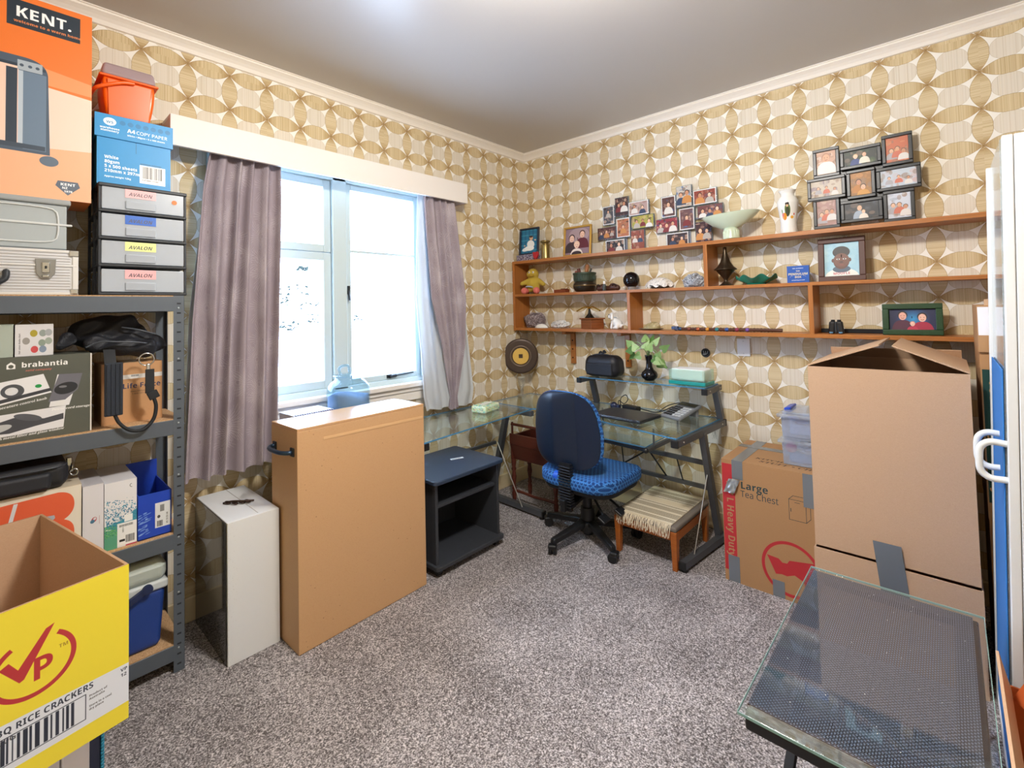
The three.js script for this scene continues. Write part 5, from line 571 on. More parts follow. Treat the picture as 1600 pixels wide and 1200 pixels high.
{ const ps = ct(92, 234, 4, (x, W, H) => { fill(x, '#e3e2e6', 0, 0, W, H); for (let i = 0; i < 520; i++) { const b = Math.pow(rnd(), 0.6), y = 60 + b * 100, a = rnd() * W; x.globalAlpha = 0.85; ell(x, ['#1f6f9a', '#2f8fb0', '#16527c'][i % 3], a + b * 20 - 10, y, rr(0.6, 2.6), rr(0.6, 2.4)); } poly(x, '#2a86a4', [[92, 110], [92, 170], [40, 170], [0, 158], [0, 150], [50, 140]]); fill(x, '#3f9470', 0, 165, 36, 69); for (let i = 0; i < 120; i++) { x.globalAlpha = 0.6; ell(x, ['#57ac5a', '#2f7f6a', '#7fc06a'][i % 3], rnd() * 36, rr(150, 190), 2, 2); } x.globalAlpha = 1; fill(x, '#eeeeee', 36, 150, 56, 78); barcode(x, 42, 156, 40, 8); barcode(x, 60, 196, 26, 26); text(x, 'SIZE 9', 54, 184, 6, '#222', { rot: -1.5708 }); fill(x, '#222', 42, 208, 16, 8); fill(x, '#efefef', 56, 124, 24, 24); x.strokeStyle = '#333'; x.lineWidth = 1.6; x.beginPath(); x.arc(78, 22, 6, 1.5, 4.6); x.stroke(); fill(x, '#c23a5c', 60, 230, 32, 4); });
  const tp = ct(92, 240, 2, (x, W, H) => { fill(x, '#c9c8ce', 0, 0, W, H); poly(x, '#6e2430', [[0, 0], [92, 0], [92, 96], [50, 80], [0, 120]]); ell(x, '#2a3a44', 70, 40, 22, 40); });
  const t = carton('splash_print_box', 'white carton with blue and green splash print and barcode label', 'box', 0.06, 0.312, T2, 0.238, 2.624, 2.7165, '#e3e2e6', ps, 0.45, M(0xffffff, 0.5, { map: tp })); mesh('flap_edge', bx(0.2525, 0.0012, 0.0925, 0, 0.2386, 0).translate(0, -0.0005, 0), M('#dedde2', 0.5), t); }
{ const t = thing('blue_open_box', 'open royal blue carton with a white label by the shelving post', 'box', [0.185, T2, 2.568]); const bl = M('#1c44b8', 0.45), bi = bl, f = ct(108, 170, 3, (x, W, H) => { fill(x, '#1c44b8', 0, 0, W, H); for (let i = 0; i < 26; i++) { x.globalAlpha = 0.7; ell(x, '#9fc0ea', rnd() * 32, rr(70, 150), rr(3, 14), rr(1, 3), -0.3); } x.globalAlpha = 1; fill(x, '#dfe1e4', 54, 42, 50, 96); fill(x, '#888', 70, 52, 14, 26); ell(x, '#444', 66, 96, 5, 6); barcode(x, 60, 112, 20, 22); text(x, 'US 10 EU 44', 96, 130, 8, '#333', { rot: -1.5708 }); });
  mesh('front_panel', bx(0.004, 0.165, 0.104, 0.123, 0.0825, 0), [M(0xffffff, 0.4, { map: f }), bi, bl, bl, bl, bl], t); for (const s of [-1, 1]) mesh('side_panel', bx(0.244, 0.165, 0.003, -0.001, 0.0825, s * 0.0505), bl, t); mesh('back_panel', bx(0.004, 0.235, 0.104, -0.125, 0.1175, 0), bl, t); mesh('base', bx(0.25, 0.003, 0.104, 0, 0.0015, 0), bl, t); mesh('contents', rb(0.2, 0.08, 0.09, 0.006).translate(-0.01, 0.044, 0), M('#c9c4ba', 0.8), t); }
// ---- bottom tier ----
{ const t = thing('cool_box', 'blue picnic cool box with pale lid on the bottom tier', 'cool box', [0.175, T1, 2.742]); mesh('body', warp(rb(0.25, 0.22, 0.42, 0.02, 3), (v) => { v.y += 0.11; const q = 0.93 + 0.07 * v.y / 0.22; v.x *= q; v.z *= q; }), M('#20408c', 0.55), t); mesh('rim', rb(0.262, 0.034, 0.435, 0.01).translate(0, 0.232, 0), M('#c9d0d2', 0.5), t); mesh('lid', warp(rb(0.258, 0.085, 0.43, 0.03, 4), (v) => { v.y += 0.287; if (v.y > 0.30) { v.x *= 0.97; v.z *= 0.98; } }), M('#b4bdb6', 0.5), t); mesh('handle', bar([0.139, 0.235, -0.15], [0.139, 0.14, 0.04], 0.012, 0.026, 0.005), M('#1d2b52', 0.5), t); mesh('pivot', cyl(0.017, 0.017, 0.012, 20).rotateZ(1.5708).translate(0.141, 0.235, -0.15), M('#1d2b52', 0.5), t); }
// ================= open cracker carton, foreground left =================
{ const t = thing('cracker_carton', 'open yellow cracker carton with red emblem in the left foreground', 'box', [1.092, 0.4105, 2.765], [0, rad(11.5), 0]);
  // local: x back from the front face (negative), z along the front face away from the right edge
  const H = 0.36, D = 0.60, W = 0.44;
  const f = ct(W * 1000, H * 1000, 2, (x, w, h) => { fill(x, '#f0dc3a', 0, 0, w, h); const R = w; // right edge at R
    x.strokeStyle = '#b8353a'; x.lineWidth = 9; x.beginPath(); x.ellipse(R - 165, 134, 64, 60, 0, -0.95, 4.15); x.stroke();
    poly(x, '#b8353a', [[R - 217, 114], [R - 203, 107], [R - 189, 129], [R - 147, 68], [R - 133, 63], [R - 180, 153], [R - 187, 156]]); text(x, 'P', R - 171, 167, 64, '#b8353a'); text(x, 'TM', R - 126, 122, 11, '#a98a2c');
    poly(x, '#dfe4ec', [[0, 216], [R, 231], [R, 320], [0, 320]]); text(x, 'BBQ RICE CRACKERS', R - 66, 245, 17.5, '#2a3040', { align: 'right', sx: 0.98 }); text(x, '100G', R - 226, 262, 15, '#555'); x.strokeStyle = '#2a3040'; x.lineWidth = 1.6; x.strokeRect(R - 300, 252, 220, 54); barcode(x, R - 296, 254, 200, 50, '#2a3040'); text(x, 'Product of', R - 74, 262, 6.5, '#333'); text(x, 'Australia', R - 74, 269, 6.5, '#333'); text(x, 'Store in a cool', R - 74, 284, 6, '#333'); text(x, 'dry place', R - 74, 291, 6, '#333'); text(x, 'VP', R - 16, 245, 11, '#2a3040'); text(x, '12', R - 16, 257, 11, '#2a3040'); });
  const yl = M('#f0dc3a', 0.5), inn = worldUV; const ci = card;
  mesh('front_panel', bx(0.006, H, W, -0.003, H / 2, W / 2), [M(0xffffff, 0.5, { map: f }), ci, cardEdge, cardEdge, cardEdge, cardEdge], t);
  mesh('back_panel', bx(0.006, H, W, -D, H / 2, W / 2), [ci, yl, cardEdge, cardEdge, cardEdge, cardEdge], t);
  mesh('side_panel', bx(D - 0.012, H, 0.006, -D / 2, H / 2, 0.003), [cardEdge, cardEdge, cardEdge, cardEdge, ci, yl], t); mesh('side_panel', bx(D - 0.012, H, 0.006, -D / 2, H / 2, W - 0.003), [cardEdge, cardEdge, cardEdge, cardEdge, yl, ci], t);
  mesh('bottom_panel', bx(D - 0.012, 0.005, W - 0.012, -D / 2, 0.0025, W / 2), ci, t); }
{ const t = thing('paper_bundle', 'upright stack of white card folders under the cracker carton', 'folders', [1.035, 0, 2.995], [0, rad(11.5), 0]); [[-0.135, 0.05], [-0.08, 0.055], [-0.02, 0.06], [0.045, 0.062], [0.105, 0.05]].forEach(([z, w], i) => mesh('folder', rb(0.09, 0.406 - (i % 3) * 0.001, w, 0.004), M(['#f3f2f6', '#e9e7ee', '#f5f4f7', '#eceaf0', '#e6e4ea'][i], 0.6), t, [0.0, 0.203 - (i % 3) * 0.0005, z])); }
{ const t = thing('teal_basket', 'dark basket with teal ribbed side under the cracker carton', 'basket', [0.815, 0, 2.945], [0, rad(11.5), 0]); mesh('body', rb(0.26, 0.40, 0.26, 0.012).translate(0, 0.2, 0), M('#1d2236', 0.7), t); for (let k = 0; k < 34; k++) { const q = mesh('rib', k ? t.children[1].geometry : rb(0.262, 0.007, 0.008, 0.002, 1), k ? t.children[1].material : M('#1d7f9a', 0.5), t, [0, 0.02 + k * 0.0085, -0.131]); } }
// ================= on the desk =================
{ const t = thing('tissue_pack', 'green floral soft tissue pack on the left wing of the desk', 'tissue pack', [0.27, 0.6905, 0.765], [0, 0.22, 0]); const tt = rep(ct(120, 180, 3, (x, W, H) => { fill(x, '#d8e6c4', 0, 0, W, H); for (let i = 0; i < 90; i++) { x.globalAlpha = 0.75; ell(x, ['#4fb0a0', '#8fd0a4', '#f2f4ea', '#c9d86a', '#7fc0c8'][i % 5], rnd() * W, rnd() * H, rr(3, 14), rr(3, 10), rnd() * 3); } x.globalAlpha = 1; for (let i = 0; i < 5; i++) ell(x, '#b8304a', rr(20, 100), rr(60, 120), 6, 6); })); mesh('pack', warp(rb(0.115, 0.05, 0.18, 0.014, 4), (v) => { v.y += 0.025; v.y += 0.003 * noise.noise(v.x * 30, 1, v.z * 30) * (v.y > 0.02 ? 1 : 0); }), M(0xffffff, 0.35, { map: tt }), t); mesh('flap', rb(0.04, 0.002, 0.10, 0.0008).translate(0, 0.0515, 0), M('#eef2ea', 0.4), t); }
{ const t = thing('crystal_candlestick', 'cut glass candlestick standing in the corner of the desk', 'candlestick', [0.10, 0.6905, 0.205]); mesh('stem', lathe([[0, 0], [0.034, 0], [0.036, 0.006], [0.02, 0.016], [0.01, 0.03], [0.016, 0.045], [0.01, 0.06], [0.02, 0.08], [0.03, 0.11], [0.031, 0.14], [0.024, 0.146], [0, 0.12]], 12), P('#e6e6e2', 0.05, { transmission: 0.85, thickness: 0 }), t); mesh('rim', new THREE.TorusGeometry(0.028, 0.003, 8, 24).rotateX(1.5708).translate(0, 0.145, 0), P('#f4f4f0', 0.05, { transmission: 0.6, thickness: 0 }), t); }
{ const t = thing('bronze_gong', 'round dark bronze disc with a gold coin centre in the room corner', 'ornament', [0.085, 0.998, 0.19], [0, rad(40), 0]);
  mesh('disc', lathe([[0.0, -0.008], [0.13, -0.008], [0.138, 0.0], [0.136, 0.008], [0.12, 0.014], [0.085, 0.010], [0.0, 0.010]], 48).rotateX(Math.PI / 2), M('#4e4038', 0.38, { metalness: 0.4 }), t); mesh('inner_ring', new THREE.TorusGeometry(0.078, 0.007, 8, 48).translate(0, 0, 0.010), M('#7a6a5c', 0.4, { metalness: 0.4 }), t);
  const s = new THREE.Shape(); s.absarc(0, 0, 0.062, 0, Math.PI * 2); const hole = new THREE.Path(); hole.moveTo(-0.017, -0.017); hole.lineTo(-0.017, 0.017); hole.lineTo(0.017, 0.017); hole.lineTo(0.017, -0.017); s.holes.push(hole); const gold = M('#e0b95c', 0.4), c = mesh('coin', extr(s, 0.006, 0.0015, 1, 30).translate(0, 0, 0.011), gold, t); const gs = []; for (let k = 0; k < 4; k++) for (let j = 0; j < 5; j++) { const a = k * 1.571 + (j - 2) * 0.16, r = 0.034 + (j % 3) * 0.009; gs.push(rb(0.012, 0.003, 0.003, 0.001, 1).rotateZ(a + j).translate(r * Math.cos(a), r * Math.sin(a), 0.018)); } gs.push(new THREE.TorusGeometry(0.059, 0.002, 6, 40).translate(0, 0, 0.017)); mesh('coin_characters', merge(gs), gold, c);
  mesh('hanger', merge([bar([0, 0.132, -0.006], [0, 0.15, -0.20], 0.006), bar([0, 0.05, -0.01], [0, 0.05, -0.205], 0.006)]), M('#3a302a', 0.5), t); }
{ const t = thing('magazine_rack', 'dark turned-wood magazine rack in the corner under the desk', 'rack', [0.44, 0, 0.40]); const turned = (h) => lathe([[0, 0], [0.010, 0], [0.014, 0.02], [0.017, 0.07], [0.012, 0.09], [0.018, 0.10], [0.012, 0.11], [0.011, 0.13], [0.018, 0.18], [0.012, 0.22], [0.018, 0.235], [0.013, 0.25], [0.018, 0.28], [0.018, h]], 16);
  for (const sx of [-1, 1]) for (const sz of [-1, 1]) mesh('leg', turned(0.31), darkWood, t, [sx * 0.185, 0, sz * 0.085]);
  for (const s of [-1, 1]) { mesh('side_panel', warp(rb(0.385, 0.105, 0.014, 0.003), (v) => { v.z += s * (v.y + 0.05) * 0.25; }), darkWood, t, [0, 0.36, s * 0.08]); mesh('upper_panel', rb(0.385, 0.075, 0.012, 0.003), darkWood, t, [0, 0.452, s * 0.11]); }
  mesh('end_rail', merge([rb(0.014, 0.17, 0.21, 0.004).translate(-0.187, 0.39, 0), rb(0.014, 0.17, 0.21, 0.004).translate(0.187, 0.39, 0)]), darkWood, t); mesh('bottom_board', rb(0.37, 0.014, 0.17, 0.003).translate(0, 0.312, 0), darkWood, t); for (const s of [-1, 1]) { mesh('spindle_post', merge([rod([s * 0.187, 0.475, 0.09], [s * 0.187, 0.565, 0.09], 0.008), new THREE.SphereGeometry(0.012, 12, 8).translate(s * 0.187, 0.548, 0.09)]), darkWood, t); }
  mesh('top_rail', rod([-0.187, 0.55, 0.09], [0.187, 0.55, 0.09], 0.010, 12), darkWood, t); mesh('stretcher', tube([[-0.18, 0.085, 0.085], [-0.1, 0.085, 0.085], [0, 0.08, 0.085], [0.1, 0.085, 0.085], [0.18, 0.085, 0.085]], 0.010, 40, 10), darkWood, t); }
{ const t = thing('laptop', 'closed dark grey laptop on the right wing of the desk', 'laptop', [1.095, 0.6905, 0.373], [0, -0.08, 0]); mesh('base', rb(0.345, 0.011, 0.235, 0.004).translate(0, 0.0065, 0), M('#22252a', 0.4), t); mesh('lid', rb(0.345, 0.008, 0.235, 0.004).translate(0, 0.0175, 0), M('#2c2c31', 0.32), t); mesh('silver_edge', merge([rb(0.34, 0.0014, 0.002, 0.0005, 1).translate(0, 0.0135, 0.1172), rb(0.34, 0.0014, 0.002, 0.0005, 1).translate(0, 0.019, 0.1172)]), chrome, t); mesh('rubber_feet', merge([[-0.15, -0.1], [0.15, -0.1], [-0.15, 0.1], [0.15, 0.1]].map(([x, z]) => cyl(0.008, 0.008, 0.0012, 10).translate(x, 0.0006, z))), blackMatt, t); }
{ const t = thing('calculator', 'grey desk calculator with tilted display beside the laptop', 'calculator', [1.36, 0.6905, 0.185], [0, -0.35, 0]); const cm = M('#7d8186', 0.4), tl = 0.30;
  const g = new THREE.Group(); const tilt = (q) => q.rotateX(tl).translate(0, 0.036, 0);
  mesh('case', merge([tilt(rb(0.15, 0.018, 0.20, 0.006)), rb(0.13, 0.05, 0.02, 0.004).translate(0, 0.026, -0.07)]), cm, t); mesh('display', tilt(rb(0.125, 0.003, 0.035, 0.001).translate(0, 0.0095, -0.072)), M('#2f3430', 0.15), t); mesh('bezel', tilt(rb(0.14, 0.002, 0.052, 0.001).translate(0, 0.0085, -0.07)), M('#3a3d42', 0.4), t);
  const keys = []; for (let r = 0; r < 5; r++) for (let c = 0; c < 6; c++) mesh('key', tilt(rb(0.017, 0.006, 0.015, 0.002, 1).translate(-0.055 + c * 0.022, 0.010, -0.024 + r * 0.024)), c < 3 ? blackPlastic : M('#c2c5c8', 0.4), t); }
{ const t = thing('power_adapter', 'black laptop charger with coiled cable behind the laptop', 'charger', [1.02, 0.6905, 0.165]); mesh('brick', rb(0.12, 0.03, 0.05, 0.006).rotateY(-0.25).translate(0.01, 0.0155, 0.02), blackPlastic, t); mesh('cable', merge([tube([[0.07, 0.015, 0.01], [0.12, 0.012, 0.02], [0.18, 0.01, 0.03], [0.22, 0.02, 0.0], [0.27, 0.045, -0.05], [0.31, 0.05, -0.09], [0.335, 0.04, -0.11]], 0.0035, 60, 6), tube([[-0.05, 0.015, 0.02], [-0.08, 0.03, 0.0], [-0.085, 0.065, -0.02], [-0.055, 0.085, -0.03], [-0.035, 0.06, -0.02], [-0.06, 0.03, -0.01], [-0.09, 0.05, 0.0], [-0.08, 0.02, 0.03]], 0.003, 80, 6), tube([[0.19, 0.008, 0.02], [0.24, 0.05, -0.04], [0.30, 0.062, -0.10], [0.345, 0.055, -0.13]], 0.003, 40, 6)]), blackPlastic, t); mesh('plug', merge([new THREE.SphereGeometry(0.026, 16, 12).scale(1, 1, 0.8).translate(-0.10, 0.021, 0.05), rb(0.03, 0.03, 0.03, 0.006).translate(-0.075, 0.016, 0.04)]), M('#1a2040', 0.35), t); }
{ const t = thing('camera_case', 'rounded black zip case on the raised glass shelf', 'case', [0.835, 0.8955, 0.18]); mesh('body', warp(rb(0.27, 0.145, 0.14, 0.05, 6), (v) => { v.y += 0.0735; v.x *= 1 - 0.12 * (v.y / 0.145) * (v.y / 0.145); v.y += 0.006 * noise.noise(v.x * 18, 3, v.z * 18) * (v.y > 0.05 ? 1 : 0); if (v.y < 0.001) v.y = 0.001; }), M('#14161f', 0.5), t); mesh('front_pocket', rb(0.20, 0.08, 0.02, 0.009, 3).translate(0, 0.055, 0.068), M('#181b25', 0.55), t); mesh('zip', tube([[-0.115, 0.09, 0.045], [-0.08, 0.138, 0.03], [0, 0.152, 0.02], [0.08, 0.138, 0.03], [0.115, 0.09, 0.045]], 0.004, 40, 6), M('#2a2d36', 0.4), t); mesh('carry_loop', merge([tube([[-0.04, 0.145, 0], [-0.025, 0.165, 0.005], [0.0, 0.155, 0.01], [0.006, 0.175, 0.012], [0.02, 0.16, 0.01]], 0.007, 30, 6)]), blackMatt, t); }
{ const t = thing('black_vase', 'black bulbous bud vase on the raised glass shelf', 'vase', [1.165, 0.8955, 0.185]); mesh('body', lathe([[0, 0], [0.03, 0], [0.032, 0.004], [0.048, 0.02], [0.052, 0.036], [0.046, 0.052], [0.028, 0.068], [0.020, 0.085], [0.0185, 0.12], [0.023, 0.15], [0.027, 0.158], [0.022, 0.156], [0.016, 0.12], [0.014, 0.08]], 36), M('#0d0f18', 0.08), t); }
{ const t = thing('leafy_cutting', 'pale green arrowhead leaf cutting standing in the black vase', 'plant', [1.165, 1.04, 0.185]); const lm = [P('#8fb268', 0.55, { side: THREE.DoubleSide, transmission: 0.2, thickness: 0 }), P('#aecb8c', 0.55, { side: THREE.DoubleSide, transmission: 0.2, thickness: 0 }), P('#5d8a3a', 0.55, { side: THREE.DoubleSide, transmission: 0.2, thickness: 0 })];
  const ls = new THREE.Shape(); ls.moveTo(0, 0); ls.bezierCurveTo(-0.035, -0.03, -0.05, 0.0, -0.034, 0.03); ls.bezierCurveTo(-0.02, 0.06, -0.008, 0.075, 0, 0.10); ls.bezierCurveTo(0.008, 0.075, 0.02, 0.06, 0.034, 0.03); ls.bezierCurveTo(0.05, 0.0, 0.035, -0.03, 0, 0); const lg = warp(extr(ls, 0.0012, 0, 0, 8).scale(0.66, 0.62, 1), (v) => { v.z += 0.5 * v.x * v.x * 8 - 2.2 * v.y * v.y; });
  [[-0.105, 0.075, 0.03, 0.5, 0.9, 0], [-0.06, 0.05, 0.05, 0.6, 0.6, 1], [-0.02, 0.10, 0.0, 0.2, 0.2, 0], [0.0, 0.06, 0.05, 0.4, -0.3, 1], [0.05, 0.085, 0.02, 0.3, -0.5, 1], [0.075, 0.03, 0.03, 1.4, -0.9, 0], [0.055, 0.0, 0.05, 2.2, -0.4, 2], [0.085, -0.02, 0.02, 2.4, -0.7, 0], [0.065, -0.035, 0.0, 2.6, -0.3, 2], [-0.085, 0.02, 0.02, 2.3, 1.0, 2], [-0.04, 0.015, 0.04, 1.9, 0.6, 0], [0.015, 0.095, -0.01, 0.1, 0.0, 2], [-0.09, 0.045, 0.05, 1.2, 0.4, 2], [0.03, 0.05, 0.06, 0.7, -0.2, 0], [0.09, 0.05, 0.0, 0.6, -0.8, 2], [0.07, -0.01, 0.055, 2.0, -0.2, 1]].forEach(([x, y, z, rx, rz, m], i) => { mesh('leaf', lg, lm[m], t, [x, y, z], [-0.5 + rx * 0.25, 0.3 * Math.sin(i), rz + (rx > 1 ? (rz > 0 ? 1.3 : -1.8) : 0)]); });
  mesh('stem', merge([[-0.105, 0.075, 0.03], [-0.06, 0.05, 0.05], [-0.02, 0.10, 0], [0.05, 0.085, 0.02], [0.075, 0.03, 0.03], [0.055, 0.0, 0.05], [0.0, 0.06, 0.05]].map(([x, y, z]) => tube([[0, -0.04, 0], [x * 0.12, 0.03, z * 0.3], [x * 0.6, Math.max(y, 0.03) + 0.02, z * 0.8], [x, y, z]], 0.0022, 16, 5))), M('#7f9f5a', 0.6), t); }
{ const t = thing('tissue_box', 'clear and aqua acrylic tissue box on the raised glass shelf', 'tissue box', [1.427, 0.8955, 0.175], [0, -0.06, 0]); const cl = P('#f0faf6', 0.05, { transmission: 0.95, thickness: 0 }), aq = P('#2fb6b4', 0.1, { transmission: 0.4, thickness: 0 }); mesh('base_tray', rb(0.226, 0.02, 0.128, 0.003).translate(0, 0.010, 0), aq, t); mesh('wall', merge([rb(0.22, 0.07, 0.003, 0.001).translate(0, 0.055, 0.06), rb(0.22, 0.07, 0.003, 0.001).translate(0, 0.055, -0.06), rb(0.003, 0.07, 0.12, 0.001).translate(0.109, 0.055, 0), rb(0.003, 0.07, 0.12, 0.001).translate(-0.109, 0.055, 0)]), cl, t); mesh('tissues', warp(rb(0.205, 0.066, 0.11, 0.014, 5), (v) => { v.y += 0.056; if (v.y > 0.06) v.y += 0.014 * noise.noise(v.x * 12, 2, v.z * 18) + 0.006; }), M('#eef0f0', 0.9), t); }
// wall plates and paper by the desk
{ const t = thing('wall_plate', 'blank white wall plate under the shelf', 'wall plate', [1.677, 1.108, 0.0005]); mesh('plate', rb(0.072, 0.104, 0.008, 0.003).translate(0, 0, 0.0045), M('#e6e8ec', 0.35), t); mesh('screw_cap', merge([cyl(0.004, 0.004, 0.001, 10).rotateX(1.5708).translate(0, 0.036, 0.009), cyl(0.004, 0.004, 0.001, 10).rotateX(1.5708).translate(0, -0.036, 0.009)]), M('#cfd2d6', 0.4), t); }
{ const t = thing('cable_outlet', 'round black cable hole in the wallpaper above the desk', 'outlet', [1.4535, 1.066, 0.0005]); mesh('rim', new THREE.TorusGeometry(0.024, 0.004, 8, 28).translate(0, 0, 0.003), blackPlastic, t); mesh('hole', cyl(0.023, 0.023, 0.002, 28).rotateX(1.5708).translate(0, 0, 0.0015), M('#0a0b0d', 0.9), t); mesh('wire', merge([-0.6, 0, 0.6].map((a) => tube([[-0.012 + a * 0.008, -0.012, 0.003], [a * 0.016, -0.004, 0.006], [a * 0.022, 0.012, 0.004]], 0.0015, 10, 5))), M('#9aa0a4', 0.5), t); }
solo('wall_paper_note', 'white sheet of paper with scribbles pinned behind the desk leg', 'paper', warp(new RoundedBoxGeometry(0.08, 0.105, 0.001, 1, 0.0004), (v) => { v.z += 0.003 * (0.5 + v.y / 0.1); }), M(0xffffff, 0.8, { map: ct(80, 105, 4, (x) => { fill(x, '#e2e2e2', 0, 0, 80, 105); x.strokeStyle = '#5a5f6c'; x.lineWidth = 0.7; for (let i = 0; i < 14; i++) { x.beginPath(); x.moveTo(rr(10, 60), rr(5, 60)); x.lineTo(rr(20, 60), rr(40, 95)); x.stroke(); } }) }), [1.489, 0.568, 0.0055], [0, 0, 0.03]);
// ================= cartons on the right =================
const tape = M('#7f868c', 0.22, { metalness: 0.35 });
{ const f = ct(431, 592, 2, (x, W, H) => { x.fillStyle = '#a77f57'; x.fillRect(0, 0, W, H); for (let i = 0; i < 14000; i++) { x.globalAlpha = 0.22; fill(x, ['#96704a', '#b89068', '#a27a54'][i % 3], rnd() * W, rnd() * H, rr(1, 5), 1); } x.globalAlpha = 1; fill(x, '#b02a30', 2, 20, 60, 520); text(x, '107 L Heavy Duty', 22, 96, 46, '#a77f57', { rot: 1.5708 }); text(x, 'Large', 88, 128, 46, '#1f3a40', { sx: 1.05 }); text(x, 'Tea Chest', 88, 168, 42, '#2a3a40', { weight: 'normal', sx: 0.94 }); x.strokeStyle = '#23343a'; x.lineWidth = 2; x.strokeRect(304, 128, 70, 92); x.beginPath(); x.moveTo(304, 128); x.lineTo(322, 110); x.lineTo(392, 110); x.lineTo(374, 128); x.moveTo(392, 110); x.lineTo(392, 200); x.lineTo(374, 220); x.stroke(); fill(x, '#23343a', 310, 168, 3, 16); fill(x, '#23343a', 328, 138, 22, 2);
    x.strokeStyle = '#b02a30'; x.lineWidth = 14; x.beginPath(); x.ellipse(300, 450, 118, 118, 0, 0, 7); x.stroke(); poly(x, '#b02a30', [[200, 410], [250, 414], [266, 428], [286, 426], [296, 410], [404, 392], [404, 520], [364, 520], [350, 486], [316, 470], [284, 484], [262, 482], [236, 488]]); ell(x, '#a77f57', 332, 528, 30, 30); });
  const t = thing('tea_chest', 'large brown tea chest carton with a red stripe and grey tape', 'box', [1.913, 0, 0.305]); // x 1.704..2.135, z .09...52
  const cd2 = M('#dbcbaf', 0.9, { map: cardTex }); const topT = ct(431, 430, 1.5, (x, W, H) => { fill(x, '#a77f57', 0, 0, W, H); text(x, 'KITCHEN • OLD', 130, 330, 30, '#3a2a1c', { italic: true, font: 'serif', sx: 1.3 }); text(x, 'STUFF • CHINA', 160, 375, 34, '#3a2a1c', { italic: true, font: 'serif', sx: 1.2 }); });
  mesh('carton_body', bx(0.418, 0.592, 0.43, 0, 0.296, 0), [cd2, cd2, M(0xffffff, 0.9, { map: topT }), cd2, M(0xffffff, 0.85, { map: f }), cd2], t);
  mesh('tape', merge([bx(0.05, 0.0012, 0.43, -0.135, 0.5927, 0), bx(0.05, 0.09, 0.0012, -0.135, 0.5475, 0.2157)]), tape, t); mesh('tape', merge([bx(0.419, 0.0012, 0.05, 0, 0.5935, -0.08)]), tape, t); mesh('tape', bx(0.052, 0.125, 0.0012, -0.165, 0.0635, 0.2157), tape, t); mesh('tape', bx(0.05, 0.075, 0.0012, 0.03, 0.0385, 0.2157), tape, t); mesh('tape', bx(0.05, 0.15, 0.0012, 0.17, 0.5175, 0.2157), tape, t);
  mesh('torn_tape', warp(new THREE.PlaneGeometry(0.05, 0.07, 10, 10), (v) => { v.z += 0.012 * noise.noise(v.x * 60, v.y * 50, 1) + 0.012; v.x += v.y * 0.4; }), M('#b9c4cc', 0.15, { metalness: 0.6, side: THREE.DoubleSide }), t, [-0.16, 0.47, 0.216]); }
const tubM = P('#e2e8f2', 0.12, { transmission: 0.75, thickness: 0 });
function tub(label, p, w, h, d, clip) { const t = thing('plastic_tub', label, 'storage box', p); const wall = (y) => merge([rb(w, 0.004, d, 0.001).translate(0, 0.002, 0), rb(w, h - 0.03, 0.003, 0.001).translate(0, h / 2 - 0.013, d / 2 - 0.002), rb(w, h - 0.03, 0.003, 0.001).translate(0, h / 2 - 0.013, -d / 2 + 0.002), rb(0.003, h - 0.03, d - 0.008, 0.001).translate(-w / 2 + 0.002, h / 2 - 0.013, 0), rb(0.003, h - 0.03, d - 0.008, 0.001).translate(w / 2 - 0.002, h / 2 - 0.013, 0)]); mesh('tub', warp(wall(), (v) => { const q = 0.93 + 0.07 * v.y / h; v.x *= q; v.z *= q; }), tubM, t); mesh('lid', merge([rb(w + 0.03, 0.018, d + 0.03, 0.007, 3).translate(0, h - 0.02, 0), rb(w - 0.01, 0.01, d - 0.01, 0.004).translate(0, h - 0.006, 0)]), tubM, t); if (clip) mesh('clip', rb(0.03, 0.012, 0.12, 0.004).rotateZ(0.25).translate(-w / 2 + 0.02, h + 0.004, 0.0), M('#1f48b8', 0.3), t); return t; }
{ const t = tub('clear plastic tub of pink and blue oddments on the tea chest', [2.032, 0.5952, 0.33], 0.145, 0.13, 0.22, false); mesh('contents', merge([rb(0.11, 0.045, 0.15, 0.008).translate(0.005, 0.028, 0.0)]), M('#1f8fc4', 0.5), t); mesh('contents', new THREE.SphereGeometry(0.024, 16, 12).translate(-0.04, 0.075, 0.07), M('#e0408c', 0.5), t); mesh('contents', rock(0.04, 1, 0.7, 1, 0.4, 2, 4, 3).translate(0.02, 0.076, 0.05), M('#dfe4ea', 0.8), t); }
{ const t = tub('clear plastic tub with blue clip, uppermost of the two tubs', [2.032, 0.7262, 0.33], 0.145, 0.12, 0.22, true); mesh('contents', rb(0.11, 0.05, 0.16, 0.01).rotateY(0.2).translate(0, 0.032, 0), M('#b9c4e0', 0.6), t); mesh('contents', rb(0.05, 0.012, 0.12, 0.004).rotateY(0.6).translate(-0.02, 0.066, 0.02), M('#5c74c0', 0.4), t); }
